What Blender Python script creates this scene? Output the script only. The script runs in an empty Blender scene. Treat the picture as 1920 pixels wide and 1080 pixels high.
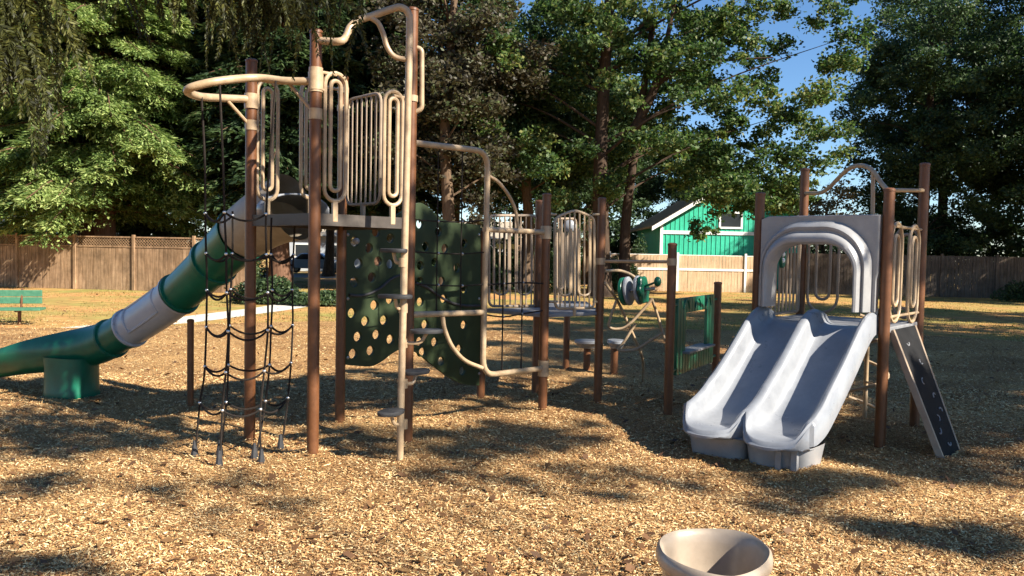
import bpy, math, random
import numpy as np
from mathutils import Vector, Matrix, Quaternion

S = bpy.context.scene
C = S.collection
rnd = random.Random(7)
NR = np.random.default_rng(11)
PI = math.pi

# ------------------------------------------------------------------ camera, sky, sun, exposure
FPX = 1500.0
CAM = Vector((0, 0, 1.6))
PITCH = math.atan(64 / FPX)
ROLL = 0.019
cam_d = bpy.data.cameras.new('camera'); cam = bpy.data.objects.new('camera', cam_d); C.objects.link(cam)
cam_d.sensor_width = 36; cam_d.lens = FPX / 1920 * 36; cam_d.clip_end = 2000; cam_d.clip_start = .05
ROT = Matrix.Rotation(math.radians(90) - PITCH, 4, 'X') @ Matrix.Rotation(ROLL, 4, 'Z')
cam.matrix_world = Matrix.Translation(CAM) @ ROT
S.camera = cam
SUN_EL = math.radians(36)
SH = Vector((.84, -.5426))
SUN = Vector((SH.x * math.cos(SUN_EL), SH.y * math.cos(SUN_EL), math.sin(SUN_EL)))
w = bpy.data.worlds.new('World'); S.world = w; w.use_nodes = True
nt = w.node_tree; bg = nt.nodes['Background']
sky = nt.nodes.new('ShaderNodeTexSky'); sky.sky_type = 'NISHITA'; sky.sun_disc = False
sky.sun_elevation = SUN_EL; sky.sun_rotation = math.atan2(SH.x, SH.y)
sky.air_density = 1.0; sky.dust_density = .1; sky.ozone_density = 3.5; sky.altitude = 1200
hsv = nt.nodes.new('ShaderNodeHueSaturation'); hsv.inputs['Saturation'].default_value = 1.12
nt.links.new(sky.outputs[0], hsv.inputs['Color']); nt.links.new(hsv.outputs[0], bg.inputs[0]); bg.inputs[1].default_value = .066
sl = bpy.data.lights.new('sun', 'SUN'); so = bpy.data.objects.new('sun', sl); C.objects.link(so)
sl.energy = 5.0; sl.angle = math.radians(.5); sl.color = (1, .93, .80)
so.rotation_euler = SUN.to_track_quat('Z', 'Y').to_euler(); so.location = (6, -6, 12)
S.view_settings.view_transform = 'Standard'; S.view_settings.look = 'None'
S.view_settings.exposure = 1.45; S.view_settings.gamma = 1
S.render.engine = 'CYCLES'
S.cycles.max_bounces = 5; S.cycles.diffuse_bounces = 2; S.cycles.glossy_bounces = 2
S.cycles.transmission_bounces = 3; S.cycles.transparent_max_bounces = 4
S.cycles.use_denoising = True
S.cycles.sample_clamp_indirect = 6

# ------------------------------------------------------------------ picture point -> world point
R3 = ROT.to_3x3()
def ray(px, py): return R3 @ Vector(((px - 960) / FPX, (540 - py) / FPX, -1))
def W(px, py, Y):
    d = ray(px, py); return CAM + d * (Y / d.y)
def G(px, py, z=0.0):
    d = ray(px, py); return CAM + d * ((z - CAM.z) / d.z)
def PV(px, py, A, B):                     # on the upright plane through ground points A and B
    n = Vector((B[1] - A[1], A[0] - B[0], 0)); d = ray(px, py)
    return CAM + d * (n.dot(Vector((A[0], A[1], 0)) - CAM) / n.dot(d))

# ------------------------------------------------------------------ mesh helpers
ORG = {}
class MB:
    def __init__(s): s.v = []; s.f = []
    def add(s, vs, fs):
        b = len(s.v); s.v += [tuple(x) for x in vs]; s.f += [tuple(i + b for i in f) for f in fs]
    def tube(s, pts, r, n=8, closed=False, cap=True):
        pts = [Vector(p) for p in pts]; m = len(pts)
        rs = r if isinstance(r, (list, tuple)) else [r] * m
        T = []
        for i in range(m):
            a = pts[i - 1] if (i > 0 or closed) else pts[i]
            b = pts[(i + 1) % m] if (i < m - 1 or closed) else pts[i]
            t = (b - a); T.append(t.normalized() if t.length > 1e-9 else Vector((0, 0, 1)))
        u = T[0].orthogonal().normalized(); vs = []
        for i in range(m):
            u = (u - T[i] * u.dot(T[i])); u = u.normalized() if u.length > 1e-6 else T[i].orthogonal().normalized()
            q = T[i].cross(u)
            for k in range(n):
                a = 2 * PI * k / n
                vs.append(pts[i] + (u * math.cos(a) + q * math.sin(a)) * rs[i])
        fs = []
        for i in range(m if closed else m - 1):
            j = (i + 1) % m
            for k in range(n):
                l = (k + 1) % n; fs.append((i * n + k, i * n + l, j * n + l, j * n + k))
        if cap and not closed:
            fs.append(tuple(range(n - 1, -1, -1))); fs.append(tuple((m - 1) * n + k for k in range(n)))
        s.add(vs, fs)
    def box(s, c, ux, uy, uz):             # centre and three half vectors
        c = Vector(c); ux, uy, uz = Vector(ux), Vector(uy), Vector(uz)
        vs = [c + ux * a + uy * b + uz * d for d in (-1, 1) for b in (-1, 1) for a in (-1, 1)]
        s.add(vs, [(0, 2, 3, 1), (4, 5, 7, 6), (0, 1, 5, 4), (2, 6, 7, 3), (0, 4, 6, 2), (1, 3, 7, 5)])
    def bx(s, x0, x1, y0, y1, z0, z1):
        s.box(((x0 + x1) / 2, (y0 + y1) / 2, (z0 + z1) / 2), ((x1 - x0) / 2, 0, 0), (0, (y1 - y0) / 2, 0), (0, 0, (z1 - z0) / 2))
    def prism(s, poly, off):
        p = [Vector(x) for x in poly]; o = Vector(off); n = len(p)
        s.add(p + [x + o for x in p], [tuple(range(n - 1, -1, -1)), tuple(range(n, 2 * n))] + [(i, (i + 1) % n, n + (i + 1) % n, n + i) for i in range(n)])
    def grid(s, rows, closed=False):
        n = len(rows[0]); vs = [p for r in rows for p in r]; fs = []
        for i in range(len(rows) - 1):
            for k in range(n if closed else n - 1):
                l = (k + 1) % n; fs.append((i * n + k, i * n + l, (i + 1) * n + l, (i + 1) * n + k))
        s.add(vs, fs)
    def ball(s, c, r, n=8, m=5, sq=(1, 1, 1)):
        rows = []
        for i in range(m + 1):
            t = PI * i / m
            rows.append([Vector(c) + Vector((r * sq[0] * math.sin(t) * math.cos(2 * PI * k / n), r * sq[1] * math.sin(t) * math.sin(2 * PI * k / n), r * sq[2] * math.cos(t))) for k in range(n)])
        s.grid(rows, True)
    def build(s, name, mat, parent=None, smooth=True, bevel=0, ang=40):
        o0 = ORG.get(parent, Vector((0, 0, 0)))
        me = bpy.data.meshes.new(name)
        me.from_pydata([(x[0] - o0.x, x[1] - o0.y, x[2] - o0.z) for x in s.v], [], s.f)
        me.materials.append(mat); me.update()
        return link(name, me, parent, smooth, bevel, ang)
def link(name, me, parent, smooth=True, bevel=0, ang=40):
    o = bpy.data.objects.new(name, me); C.objects.link(o)
    if smooth:
        me.shade_smooth(); me.set_sharp_from_angle(angle=math.radians(ang))
    if bevel:
        b = o.modifiers.new('bevel', 'BEVEL'); b.width = bevel; b.segments = 2; b.limit_method = 'ANGLE'
    if parent is not None:
        o.parent = parent; ORG[o] = ORG[parent]
    return o
def thing(name, label, cat, loc=(0, 0, 0), group=None):
    o = bpy.data.objects.new(name, None); C.objects.link(o); o.location = loc; ORG[o] = Vector(loc)
    o.empty_display_size = .1
    return tag(o, label, cat, group)
def tag(o, label, cat, group=None):
    o['label'] = label; o['category'] = cat
    if group: o['group'] = group
    return o
def struct(o, kind='structure'): o['kind'] = kind; return o
def crv(pts, n=6):                          # Catmull-Rom through the points
    p = [Vector(x) for x in pts]; p = [p[0] * 2 - p[1]] + p + [p[-1] * 2 - p[-2]]; out = []
    for i in range(1, len(p) - 2):
        for k in range(n):
            t = k / n; a, b, c, d = p[i - 1:i + 3]
            out.append(.5 * ((2 * b) + (c - a) * t + (2 * a - 5 * b + 4 * c - d) * t * t + (3 * b - a - 3 * c + d) * t ** 3))
    out.append(p[-2]); return out
def fil(pts, r, n=5):                       # straight runs with rounded corners
    p = [Vector(x) for x in pts]; out = [p[0]]
    for i in range(1, len(p) - 1):
        a, b, c = p[i - 1:i + 2]; d1 = (a - b); d2 = (c - b)
        q = min(r, d1.length * .49, d2.length * .49); s1 = b + d1.normalized() * q; s2 = b + d2.normalized() * q
        for k in range(n + 1):
            t = k / n; out.append(s1 * (1 - t) ** 2 + b * 2 * t * (1 - t) + s2 * t * t)
    out.append(p[-1]); return out
def np_mesh(name, v, quads, mat, parent=None, smooth=False):
    me = bpy.data.meshes.new(name); n = len(v); m = len(quads); k = quads.shape[1]
    me.vertices.add(n); me.vertices.foreach_set('co', np.ascontiguousarray(v, dtype=np.float32).ravel())
    me.loops.add(m * k); me.loops.foreach_set('vertex_index', quads.astype(np.int32).ravel())
    me.polygons.add(m); me.polygons.foreach_set('loop_start', np.arange(0, m * k, k, dtype=np.int32))
    me.materials.append(mat); me.update(calc_edges=True); me.validate()
    o = bpy.data.objects.new(name, me); C.objects.link(o)
    if parent is not None: o.parent = parent; ORG[o] = ORG[parent]
    return o

# ------------------------------------------------------------------ materials
def mat(name, col, rough=.5, col2=None, scale=8, bump=0, bscale=60, spec=.5, lo=.35, hi=.65, metal=0, stretch=None, coat=0):
    m = bpy.data.materials.new(name); m.use_nodes = True; t = m.node_tree; N = t.nodes; L = t.links
    p = N['Principled BSDF']; p.inputs['Roughness'].default_value = rough; p.inputs['Metallic'].default_value = metal
    p.inputs['Specular IOR Level'].default_value = spec; p.inputs['Base Color'].default_value = (*col, 1)
    if coat: p.inputs['Coat Weight'].default_value = coat; p.inputs['Coat Roughness'].default_value = .15
    tc = N.new('ShaderNodeTexCoord'); mp = N.new('ShaderNodeMapping'); L.new(tc.outputs['Object'], mp.inputs[0])
    if stretch: mp.inputs['Scale'].default_value = stretch
    if col2:
        n = N.new('ShaderNodeTexNoise'); n.inputs['Scale'].default_value = scale; n.inputs['Detail'].default_value = 6; n.inputs['Roughness'].default_value = .65
        L.new(mp.outputs[0], n.inputs[0]); r = N.new('ShaderNodeValToRGB')
        r.color_ramp.elements[0].position = lo; r.color_ramp.elements[0].color = (*col, 1)
        r.color_ramp.elements[1].position = hi; r.color_ramp.elements[1].color = (*col2, 1)
        L.new(n.outputs[0], r.inputs[0]); L.new(r.outputs[0], p.inputs['Base Color'])
        q = N.new('ShaderNodeMapRange'); q.inputs[3].default_value = max(.05, rough - .08); q.inputs[4].default_value = min(1, rough + .12)
        L.new(n.outputs[0], q.inputs[0]); L.new(q.outputs[0], p.inputs['Roughness'])
    if bump:
        n2 = N.new('ShaderNodeTexNoise'); n2.inputs['Scale'].default_value = bscale; n2.inputs['Detail'].default_value = 4
        L.new(mp.outputs[0], n2.inputs[0]); b = N.new('ShaderNodeBump'); b.inputs['Strength'].default_value = bump; b.inputs['Distance'].default_value = .01
        L.new(n2.outputs[0], b.inputs['Height']); L.new(b.outputs[0], p.inputs['Normal'])
    return m
def leaf_mat(name, cols, trans=.35, scale=.9, rough=.55):
    m = bpy.data.materials.new(name); m.use_nodes = True; t = m.node_tree; N = t.nodes; L = t.links
    p = N['Principled BSDF']; p.inputs['Roughness'].default_value = rough; p.inputs['Specular IOR Level'].default_value = .35
    tc = N.new('ShaderNodeTexCoord'); n = N.new('ShaderNodeTexNoise'); n.inputs['Scale'].default_value = scale; n.inputs['Detail'].default_value = 3
    L.new(tc.outputs['Object'], n.inputs[0])
    g = N.new('ShaderNodeNewGeometry'); mx = N.new('ShaderNodeMath'); mx.operation = 'MULTIPLY_ADD'; mx.inputs[1].default_value = .55
    sb = N.new('ShaderNodeMath'); sb.operation = 'SUBTRACT'; sb.inputs[1].default_value = .27
    L.new(n.outputs[0], sb.inputs[0]); L.new(g.outputs['Random Per Island'], mx.inputs[0]); L.new(sb.outputs[0], mx.inputs[2])
    r = N.new('ShaderNodeValToRGB'); e = r.color_ramp.elements
    e[0].position = .15; e[0].color = (*cols[0], 1); e[1].position = .85; e[1].color = (*cols[-1], 1)
    for i, c in enumerate(cols[1:-1]):
        x = e.new(.15 + .7 * (i + 1) / (len(cols) - 1)); x.color = (*c, 1)
    L.new(mx.outputs[0], r.inputs[0]); L.new(r.outputs[0], p.inputs['Base Color'])
    tr = N.new('ShaderNodeBsdfTranslucent'); hs = N.new('ShaderNodeHueSaturation'); hs.inputs['Value'].default_value = 1.25; hs.inputs['Saturation'].default_value = 1.1
    L.new(r.outputs[0], hs.inputs['Color']); L.new(hs.outputs[0], tr.inputs[0])
    mix = N.new('ShaderNodeMixShader'); mix.inputs[0].default_value = trans
    L.new(p.outputs[0], mix.inputs[1]); L.new(tr.outputs[0], mix.inputs[2]); L.new(mix.outputs[0], N['Material Output'].inputs[0])
    return m
M = dict(
    brown=mat('brown_enamel', (.105, .040, .015), .42, (.145, .058, .023), 5, .05, 90, .4),
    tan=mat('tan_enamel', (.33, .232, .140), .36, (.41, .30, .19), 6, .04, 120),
    tan_dark=mat('dark_tan_enamel', (.24, .175, .12), .4, (.31, .235, .17), 9, .04, 120),  # darker, greyer tan for the back panels and ramp edges
    grey=mat('grey_plastic', (.215, .224, .246), .28, (.26, .27, .292), 4, .03, 30),
    grey_panel=mat('grey_plastic_panel', (.255, .252, .257), .32, (.30, .297, .30), 5, .03, 30),
    tubegrey=mat('pale_grey_tube_plastic', (.36, .36, .38), .32, (.43, .43, .45), 4, .03, 30),
    cream=mat('beige_plastic', (.27, .225, .17), .45, (.33, .28, .215), 4, .03, 40),
    teal=mat('green_plastic', (.003, .085, .046), .32, (.007, .125, .07), 3, .03, 30),
    dkgreen=mat('dark_green_plastic', (.020, .033, .012), .55, (.03, .046, .018), 4, .03, 40, .3),
    bench=mat('faded_green_paint', (.035, .13, .075), .5, (.065, .18, .105), 12, .1, 60),
    black=mat('black_rubber', (.018, .018, .02), .6, (.035, .035, .038), 20, .1, 150),
    rope=mat('black_rope', (.014, .011, .010), .85, (.028, .022, .018), 40, .3, 400, .15),
    silver=mat('cast_aluminium', (.6, .6, .6), .35, (.75, .75, .75), 30, 0, 0, .5, metal=.85),
    deck=mat('dark_deck_coating', (.035, .026, .02), .5, (.06, .047, .038), 10, .1, 200),
    deckgrey=mat('grey_deck_coating', (.16, .16, .17), .5, (.22, .22, .23), 10, .1, 200),
    bucket=mat('tan_bucket_plastic', (.31, .245, .185), .30, (.36, .29, .225), 3, .03, 60),
    climb=mat('black_climbing_sheet', (.006, .006, .007), .75, (.014, .014, .015), 6, .1, 60, .15),
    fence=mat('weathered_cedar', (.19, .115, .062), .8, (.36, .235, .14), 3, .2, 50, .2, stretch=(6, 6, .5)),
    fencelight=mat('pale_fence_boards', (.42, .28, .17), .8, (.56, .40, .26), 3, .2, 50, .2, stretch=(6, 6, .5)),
    fencedark=mat('shaded_fence_boards', (.10, .075, .055), .85, (.17, .13, .10), 3, .2, 50, .2, stretch=(6, 6, .5)),  # darker copy of the fence boards, tree shade put into the colour
    white=mat('white_paint', (.74, .73, .70), .5, (.82, .81, .78), 6, .05, 60),
    mint=mat('teal_siding_paint', (.02, .40, .25), .55, (.035, .50, .32), 3, .1, 40, stretch=(4, 4, .4)),
    roof=mat('grey_shingles', (.27, .225, .17), .9, (.40, .34, .26), 10, .4, 30, .2),
    glass=mat('dark_window_glass', (.03, .035, .04), .08, None),
    housegrey=mat('blue_grey_siding', (.36, .39, .43), .6, (.42, .45, .49), 3, .05, 40),
    car=mat('silver_blue_car_paint', (.42, .48, .57), .25, None, metal=.2, coat=.6),
    bark=mat('grey_brown_bark', (.07, .045, .03), .9, (.16, .105, .065), 5, .9, 14, .2, stretch=(3, 3, .6)),
    barkdark=mat('dark_bark', (.032, .021, .015), .9, (.075, .048, .032), 5, .9, 14, .2, stretch=(3, 3, .6)),
    barkred=mat('cedar_bark', (.09, .045, .028), .9, (.17, .095, .06), 5, .9, 14, .2, stretch=(4, 4, .4)),
    yellow=mat('yellow_sign_paint', (.38, .27, .05), .5, None),
    screw=mat('dull_steel', (.35, .34, .33), .45, None, metal=.8),
)
LF = dict(
    cedar=leaf_mat('cedar_foliage_bright', [(.03, .055, .014), (.11, .175, .045), (.27, .35, .11), (.43, .49, .19)], .40, .45),
    dark=leaf_mat('dark_conifer_foliage', [(.010, .022, .010), (.025, .048, .018), (.05, .085, .03), (.09, .125, .045)], .3, .6),
    maple=leaf_mat('maple_foliage', [(.014, .031, .010), (.030, .066, .018), (.058, .11, .030), (.12, .17, .048), (.22, .22, .07)], .45, .45),
    bronze=leaf_mat('bronze_foliage', [(.018, .016, .010), (.045, .036, .02), (.075, .065, .034), (.07, .095, .032)], .3, .5),
    hedge=leaf_mat('hedge_foliage', [(.016, .034, .014), (.04, .075, .026), (.085, .13, .045)], .35, .8),
    near=leaf_mat('near_cedar_foliage', [(.012, .013, .005), (.030, .033, .009), (.06, .066, .016), (.14, .14, .035)], .4, 2.0),
    autumn=leaf_mat('dry_foliage', [(.10, .09, .03), (.22, .16, .06), (.30, .22, .09)], .4, .8),
)
def mulch_mat():
    m = bpy.data.materials.new('wood_mulch'); m.use_nodes = True; t = m.node_tree; N = t.nodes; L = t.links
    p = N['Principled BSDF']; p.inputs['Roughness'].default_value = .85; p.inputs['Specular IOR Level'].default_value = .2
    tc = N.new('ShaderNodeTexCoord'); cols = []
    def vor(sc, rot, stretch):
        mp = N.new('ShaderNodeMapping'); mp.inputs['Rotation'].default_value = (0, 0, rot); mp.inputs['Scale'].default_value = stretch
        L.new(tc.outputs['Object'], mp.inputs[0])
        n = N.new('ShaderNodeTexNoise'); n.inputs['Scale'].default_value = 5; L.new(tc.outputs['Object'], n.inputs[0])
        ad = N.new('ShaderNodeMixRGB'); ad.blend_type = 'ADD'; ad.inputs[0].default_value = .25
        L.new(mp.outputs[0], ad.inputs[1]); L.new(n.outputs['Color'], ad.inputs[2])
        v = N.new('ShaderNodeTexVoronoi'); v.inputs['Scale'].default_value = sc; L.new(ad.outputs[0], v.inputs[0])
        return v
    v1 = vor(75, .4, (1, 2.6, 1)); v2 = vor(88, -.9, (1, 2.4, 1)); v3 = vor(30, 1.6, (1, 2.2, 1))
    s1 = N.new('ShaderNodeSeparateColor'); L.new(v1.outputs['Color'], s1.inputs[0])
    s2 = N.new('ShaderNodeSeparateColor'); L.new(v2.outputs['Color'], s2.inputs[0])
    s3 = N.new('ShaderNodeSeparateColor'); L.new(v3.outputs['Color'], s3.inputs[0])
    gt = N.new('ShaderNodeMath'); gt.operation = 'GREATER_THAN'; gt.inputs[1].default_value = .5; L.new(s3.outputs[1], gt.inputs[0])
    mx = N.new('ShaderNodeMix'); L.new(gt.outputs[0], mx.inputs[0]); L.new(s1.outputs[0], mx.inputs[2]); L.new(s2.outputs[0], mx.inputs[3])
    r = N.new('ShaderNodeValToRGB'); e = r.color_ramp.elements
    e[0].position = 0; e[0].color = (.19, .085, .033, 1); e[1].position = 1; e[1].color = (.82, .63, .34, 1)
    for q, c in ((.2, (.34, .17, .07)), (.45, (.50, .285, .12)), (.7, (.60, .385, .175)), (.88, (.70, .50, .25))):
        x = e.new(q); x.color = (*c, 1)
    L.new(mx.outputs[0], r.inputs[0])
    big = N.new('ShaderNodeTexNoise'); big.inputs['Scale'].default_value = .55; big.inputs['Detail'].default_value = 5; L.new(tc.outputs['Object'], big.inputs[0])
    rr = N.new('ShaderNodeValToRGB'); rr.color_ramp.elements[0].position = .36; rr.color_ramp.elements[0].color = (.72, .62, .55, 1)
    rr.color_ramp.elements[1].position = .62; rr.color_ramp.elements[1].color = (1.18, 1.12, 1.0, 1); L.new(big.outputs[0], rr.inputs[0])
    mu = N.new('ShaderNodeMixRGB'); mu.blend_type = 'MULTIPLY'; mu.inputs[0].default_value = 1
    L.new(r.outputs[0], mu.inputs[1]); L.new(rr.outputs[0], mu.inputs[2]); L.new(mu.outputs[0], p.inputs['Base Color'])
    b = N.new('ShaderNodeBump'); b.inputs['Strength'].default_value = .9; b.inputs['Distance'].default_value = .02
    ad = N.new('ShaderNodeMath'); L.new(v1.outputs['Distance'], ad.inputs[0]); L.new(v2.outputs['Distance'], ad.inputs[1])
    L.new(ad.outputs[0], b.inputs['Height']); L.new(b.outputs[0], p.inputs['Normal'])
    return m
def chip_mat():
    m = bpy.data.materials.new('wood_chip'); m.use_nodes = True; t = m.node_tree; N = t.nodes; L = t.links
    p = N['Principled BSDF']; p.inputs['Roughness'].default_value = .8; p.inputs['Specular IOR Level'].default_value = .25
    g = N.new('ShaderNodeNewGeometry'); r = N.new('ShaderNodeValToRGB'); e = r.color_ramp.elements
    e[0].position = 0; e[0].color = (.12, .052, .022, 1); e[1].position = 1; e[1].color = (.84, .68, .38, 1)
    for q, c in ((.2, (.28, .13, .05)), (.45, (.47, .265, .105)), (.7, (.62, .41, .185)), (.9, (.74, .55, .29))):
        x = e.new(q); x.color = (*c, 1)
    L.new(g.outputs['Random Per Island'], r.inputs[0]); L.new(r.outputs[0], p.inputs['Base Color'])
    return m
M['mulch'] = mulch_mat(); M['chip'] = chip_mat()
M['lawn'] = mat('dry_lawn', (.48, .245, .095), .95, (.27, .235, .07), .28, .8, 14, .1, .40, .62)
def mottle(m, sc, lo, hi):                  # finer mottling of the base colour: dead leaves, bare patches
    t = m.node_tree; N = t.nodes; L = t.links; p = N['Principled BSDF']; src = p.inputs['Base Color'].links[0].from_socket
    tc = N.new('ShaderNodeTexCoord'); n = N.new('ShaderNodeTexNoise'); n.inputs['Scale'].default_value = sc; n.inputs['Detail'].default_value = 9; n.inputs['Roughness'].default_value = .75
    L.new(tc.outputs['Object'], n.inputs[0]); r = N.new('ShaderNodeMapRange'); r.inputs[1].default_value = .32; r.inputs[2].default_value = .68; r.inputs[3].default_value = lo; r.inputs[4].default_value = hi
    L.new(n.outputs[0], r.inputs[0]); mu = N.new('ShaderNodeMixRGB'); mu.blend_type = 'MULTIPLY'; mu.inputs[0].default_value = 1
    L.new(src, mu.inputs[1]); L.new(r.outputs[0], mu.inputs[2]); L.new(mu.outputs[0], p.inputs['Base Color'])
mottle(M['chip'], .9, .80, 1.2); mottle(M['lawn'], 2.2, .55, 1.25)
mottle(M['grey'], 2.5, .88, 1.06); mottle(M['grey'], 28, .93, 1.03); mottle(M['grey_panel'], 2.5, .90, 1.06); mottle(M['bucket'], 6, .88, 1.05); mottle(M['brown'], 9, .75, 1.2); mottle(M['tan'], 12, .85, 1.1); mottle(M['teal'], 4, .85, 1.15); mottle(M['cream'], 4, .85, 1.1); mottle(M['mint'], 1.5, .72, 1.1)
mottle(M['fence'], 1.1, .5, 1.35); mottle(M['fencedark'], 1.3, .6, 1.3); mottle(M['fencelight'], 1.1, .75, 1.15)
M['deadleaf'] = leaf_mat('dead_leaf', [(.07, .035, .018), (.16, .08, .035), (.26, .15, .06)], .2, 1)
M['grass'] = leaf_mat('dry_grass_blades', [(.13, .14, .03), (.27, .22, .07), (.40, .29, .11)], .3, .5)
M['path'] = mat('pale_concrete', (.50, .46, .40), .85, (.58, .54, .47), 2, .1, 60, .2)
M['road'] = mat('worn_asphalt', (.14, .135, .13), .9, (.18, .175, .165), 2, .1, 60, .2)

# ------------------------------------------------------------------ ground
def sheet(name, x0, x1, y0, y1, z, m, nx, ny, amp=0):
    xs = np.linspace(x0, x1, nx); ys = np.linspace(y0, y1, ny); X, Y = np.meshgrid(xs, ys)
    Z = np.full_like(X, z)
    if amp:
        Z += amp * (np.sin(X * 1.7 + Y * .9) * np.sin(Y * 1.3 - X * .5) + .6 * np.sin(X * 3.9 + 1) * np.sin(Y * 4.3))
    v = np.stack([X, Y, Z], -1).reshape(-1, 3); i = np.arange(nx * ny).reshape(ny, nx)
    q = np.stack([i[:-1, :-1], i[:-1, 1:], i[1:, 1:], i[1:, :-1]], -1).reshape(-1, 4)
    o = np_mesh(name, v, q, m); o.data.shade_smooth(); return struct(o)
sheet('ground', -700, 700, -300, 1000, -.035, M['lawn'], 40, 40)
POSTS = [tuple(G(*q).xy) for q in ((468, 830), (586, 866), (637, 797), (763, 835), (357, 765), (901, 750), (1017, 772), (1004, 740), (1120, 758), (1252, 782), (1340, 738), (1649, 842), (1714, 805), (750, 868))]
def relief(x, y):                           # scuffed hollows and heaps; works on floats and arrays
    z = .012 * (np.sin(x * 1.7 + y * .9) * np.sin(y * 1.3 - x * .5) + .6 * np.sin(x * 3.9 + 1) * np.sin(y * 4.3)) + .008 * np.sin(x * 8.3 + 2 * np.sin(y * 3)) * np.sin(y * 7.1 + x) + .008
    z = z + .06 * np.exp(-((x - 2.30) ** 2 + (y - 5.85) ** 2) / .10) + .04 * np.exp(-((x + 1.5) ** 2 + (y - 6.0) ** 2) / .05)
    for a, b in POSTS: z = z + .028 * np.exp(-((x - a) ** 2 + (y - b) ** 2) / .022)
    return z - .025 * np.exp(-((x - 1.4) ** 2 + (y - 5.55) ** 2) / .18)
# the mulch bed with an uneven edge
def bed():
    n = 220; rows = []
    edge = []
    for k in range(n):
        a = 2 * PI * k / n
        rx, ry = 16.5, 15.5
        e = 1 + .03 * math.sin(5 * a) + .02 * math.sin(11 * a + 1)
        edge.append(Vector((1.5 + rx * e * math.copysign(abs(math.cos(a)) ** .7, math.cos(a)), 2.2 + ry * e * math.copysign(abs(math.sin(a)) ** .7, math.sin(a)), 0)))
    for f in [0.001] + [(i / 110) for i in range(1, 111)]:
        rows.append([Vector((1 + (p.x - 1) * f, 6 + (p.y - 6) * f, 0)) for p in edge])
    mb = MB()
    for r in rows:
        for p in r:
            x, y = p.x, p.y
            p.z = relief(x, y)
    for p in rows[-1]: p.z = -.034
    mb.grid(rows, True)
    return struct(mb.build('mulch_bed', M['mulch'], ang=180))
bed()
def ribbon(name, pts, wd, m, z):
    c = crv(pts, 6); rows = []
    for i, p in enumerate(c):
        t = (c[min(i + 1, len(c) - 1)] - c[max(i - 1, 0)]).normalized(); q = Vector((-t.y, t.x, 0)) * wd / 2
        rows.append([p + q + Vector((0, 0, z)), p - q + Vector((0, 0, z))])
    mb = MB(); mb.grid(rows); return struct(mb.build(name, m))
ribbon('path', [G(-420, 655), G(-150, 640), G(0, 630), G(170, 613), G(330, 599), G(445, 585), G(540, 572), G(600, 556)], 1.15, M['path'], -.028)
ribbon('road', [(-60, 54, 0), (-20, 51, 0), (-6, 50, 0), (6, 52, 0), (30, 60, 0)], 6, M['road'], -.030)

# loose chips on the nearest mulch
def chips(n):
    Y = np.concatenate([3.5 + 6.5 * NR.random(n - n // 4) ** 1.35, 8.5 + 8.5 * NR.random(n // 4)]); X = (NR.random(n) * 2 - 1) * (.70 * Y + .3)
    L_ = NR.uniform(.004, .0125, n) * np.where(NR.random(n) < .07, 2.8, 1) * np.where(Y > 8.5, 1.6, 1); Wd = NR.uniform(.0017, .0042, n); a = NR.random(n) * 2 * PI
    tilt = NR.normal(0, .28, n); roll = NR.normal(0, .4, n)
    d = np.stack([np.cos(a) * np.cos(tilt), np.sin(a) * np.cos(tilt), np.sin(tilt)], 1)
    p = np.stack([-np.sin(a) * np.cos(roll), np.cos(a) * np.cos(roll), np.sin(roll)], 1)
    g = relief(X, Y)
    c = np.stack([X, Y, g + NR.uniform(.003, .014, n)], 1)
    k = NR.uniform(.5, 1, (n, 1))
    v = np.stack([c - d * L_[:, None] - p * Wd[:, None] * k, c - d * L_[:, None] + p * Wd[:, None], c + d * L_[:, None] + p * Wd[:, None] * k, c + d * L_[:, None] - p * Wd[:, None]], 1).reshape(-1, 3)
    o = np_mesh('wood_chips', v, np.arange(n * 4).reshape(n, 4), M['chip'])
    o['kind'] = 'stuff'; o['label'] = 'loose tan and brown wood chips covering the playground floor'
    return o
chips(340000)

def litter(n):
    Y = 3.6 + 24 * NR.random(n) ** 1.6; X = (NR.random(n) * 2 - 1) * (.72 * Y + .5); a = NR.random(n) * 2 * PI
    d = np.stack([np.cos(a), np.sin(a), NR.normal(0, .3, n)], 1); p = np.stack([-np.sin(a), np.cos(a), NR.normal(0, .4, n)], 1)
    c = np.stack([X, Y, np.where(Y < 17, relief(X, Y), 0) + .02], 1); L_ = NR.uniform(.014, .045, (n, 1)); Wd = L_ * NR.uniform(.3, .6, (n, 1))
    v = np.stack([c - d * L_, c + p * Wd, c + d * L_, c - p * Wd], 1).reshape(-1, 3)
    o = np_mesh('fallen_leaves', v, np.arange(n * 4).reshape(n, 4), M['deadleaf']); o['kind'] = 'stuff'; o['label'] = 'scattered dry brown leaves lying on the mulch and grass'
litter(4200)
def grass(n):
    Y = 16.5 + 26 * NR.random(n) ** 1.5; X = (NR.random(n) * 2 - 1) * (.72 * Y + 1); a = NR.random(n) * 2 * PI
    k = np.sin(X * .7 + 1) * np.sin(Y * .6) + .6 * np.sin(X * 1.9 + Y) + NR.normal(0, .5, n) > -.2; X, Y, a = X[k], Y[k], a[k]; n = len(X)
    q = np.abs((X + 8.0 - (Y - 19) * .35)) < 1.3; h = NR.uniform(.02, .06, n) * np.where(q & (Y < 26), .1, 1); w_ = np.stack([np.cos(a), np.sin(a), a * 0], 1) * .012; c = np.stack([X, Y, np.full(n, -.04)], 1)
    t = c + np.stack([NR.normal(0, .02, n), NR.normal(0, .02, n), h], 1)
    v = np.stack([c - w_, c + w_, t], 1).reshape(-1, 3)
    o = np_mesh('grass', v, np.arange(n * 3).reshape(n, 3), M['grass']); o['kind'] = 'stuff'; o['label'] = 'short dry grass around the mulch bed'
grass(90000)

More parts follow.
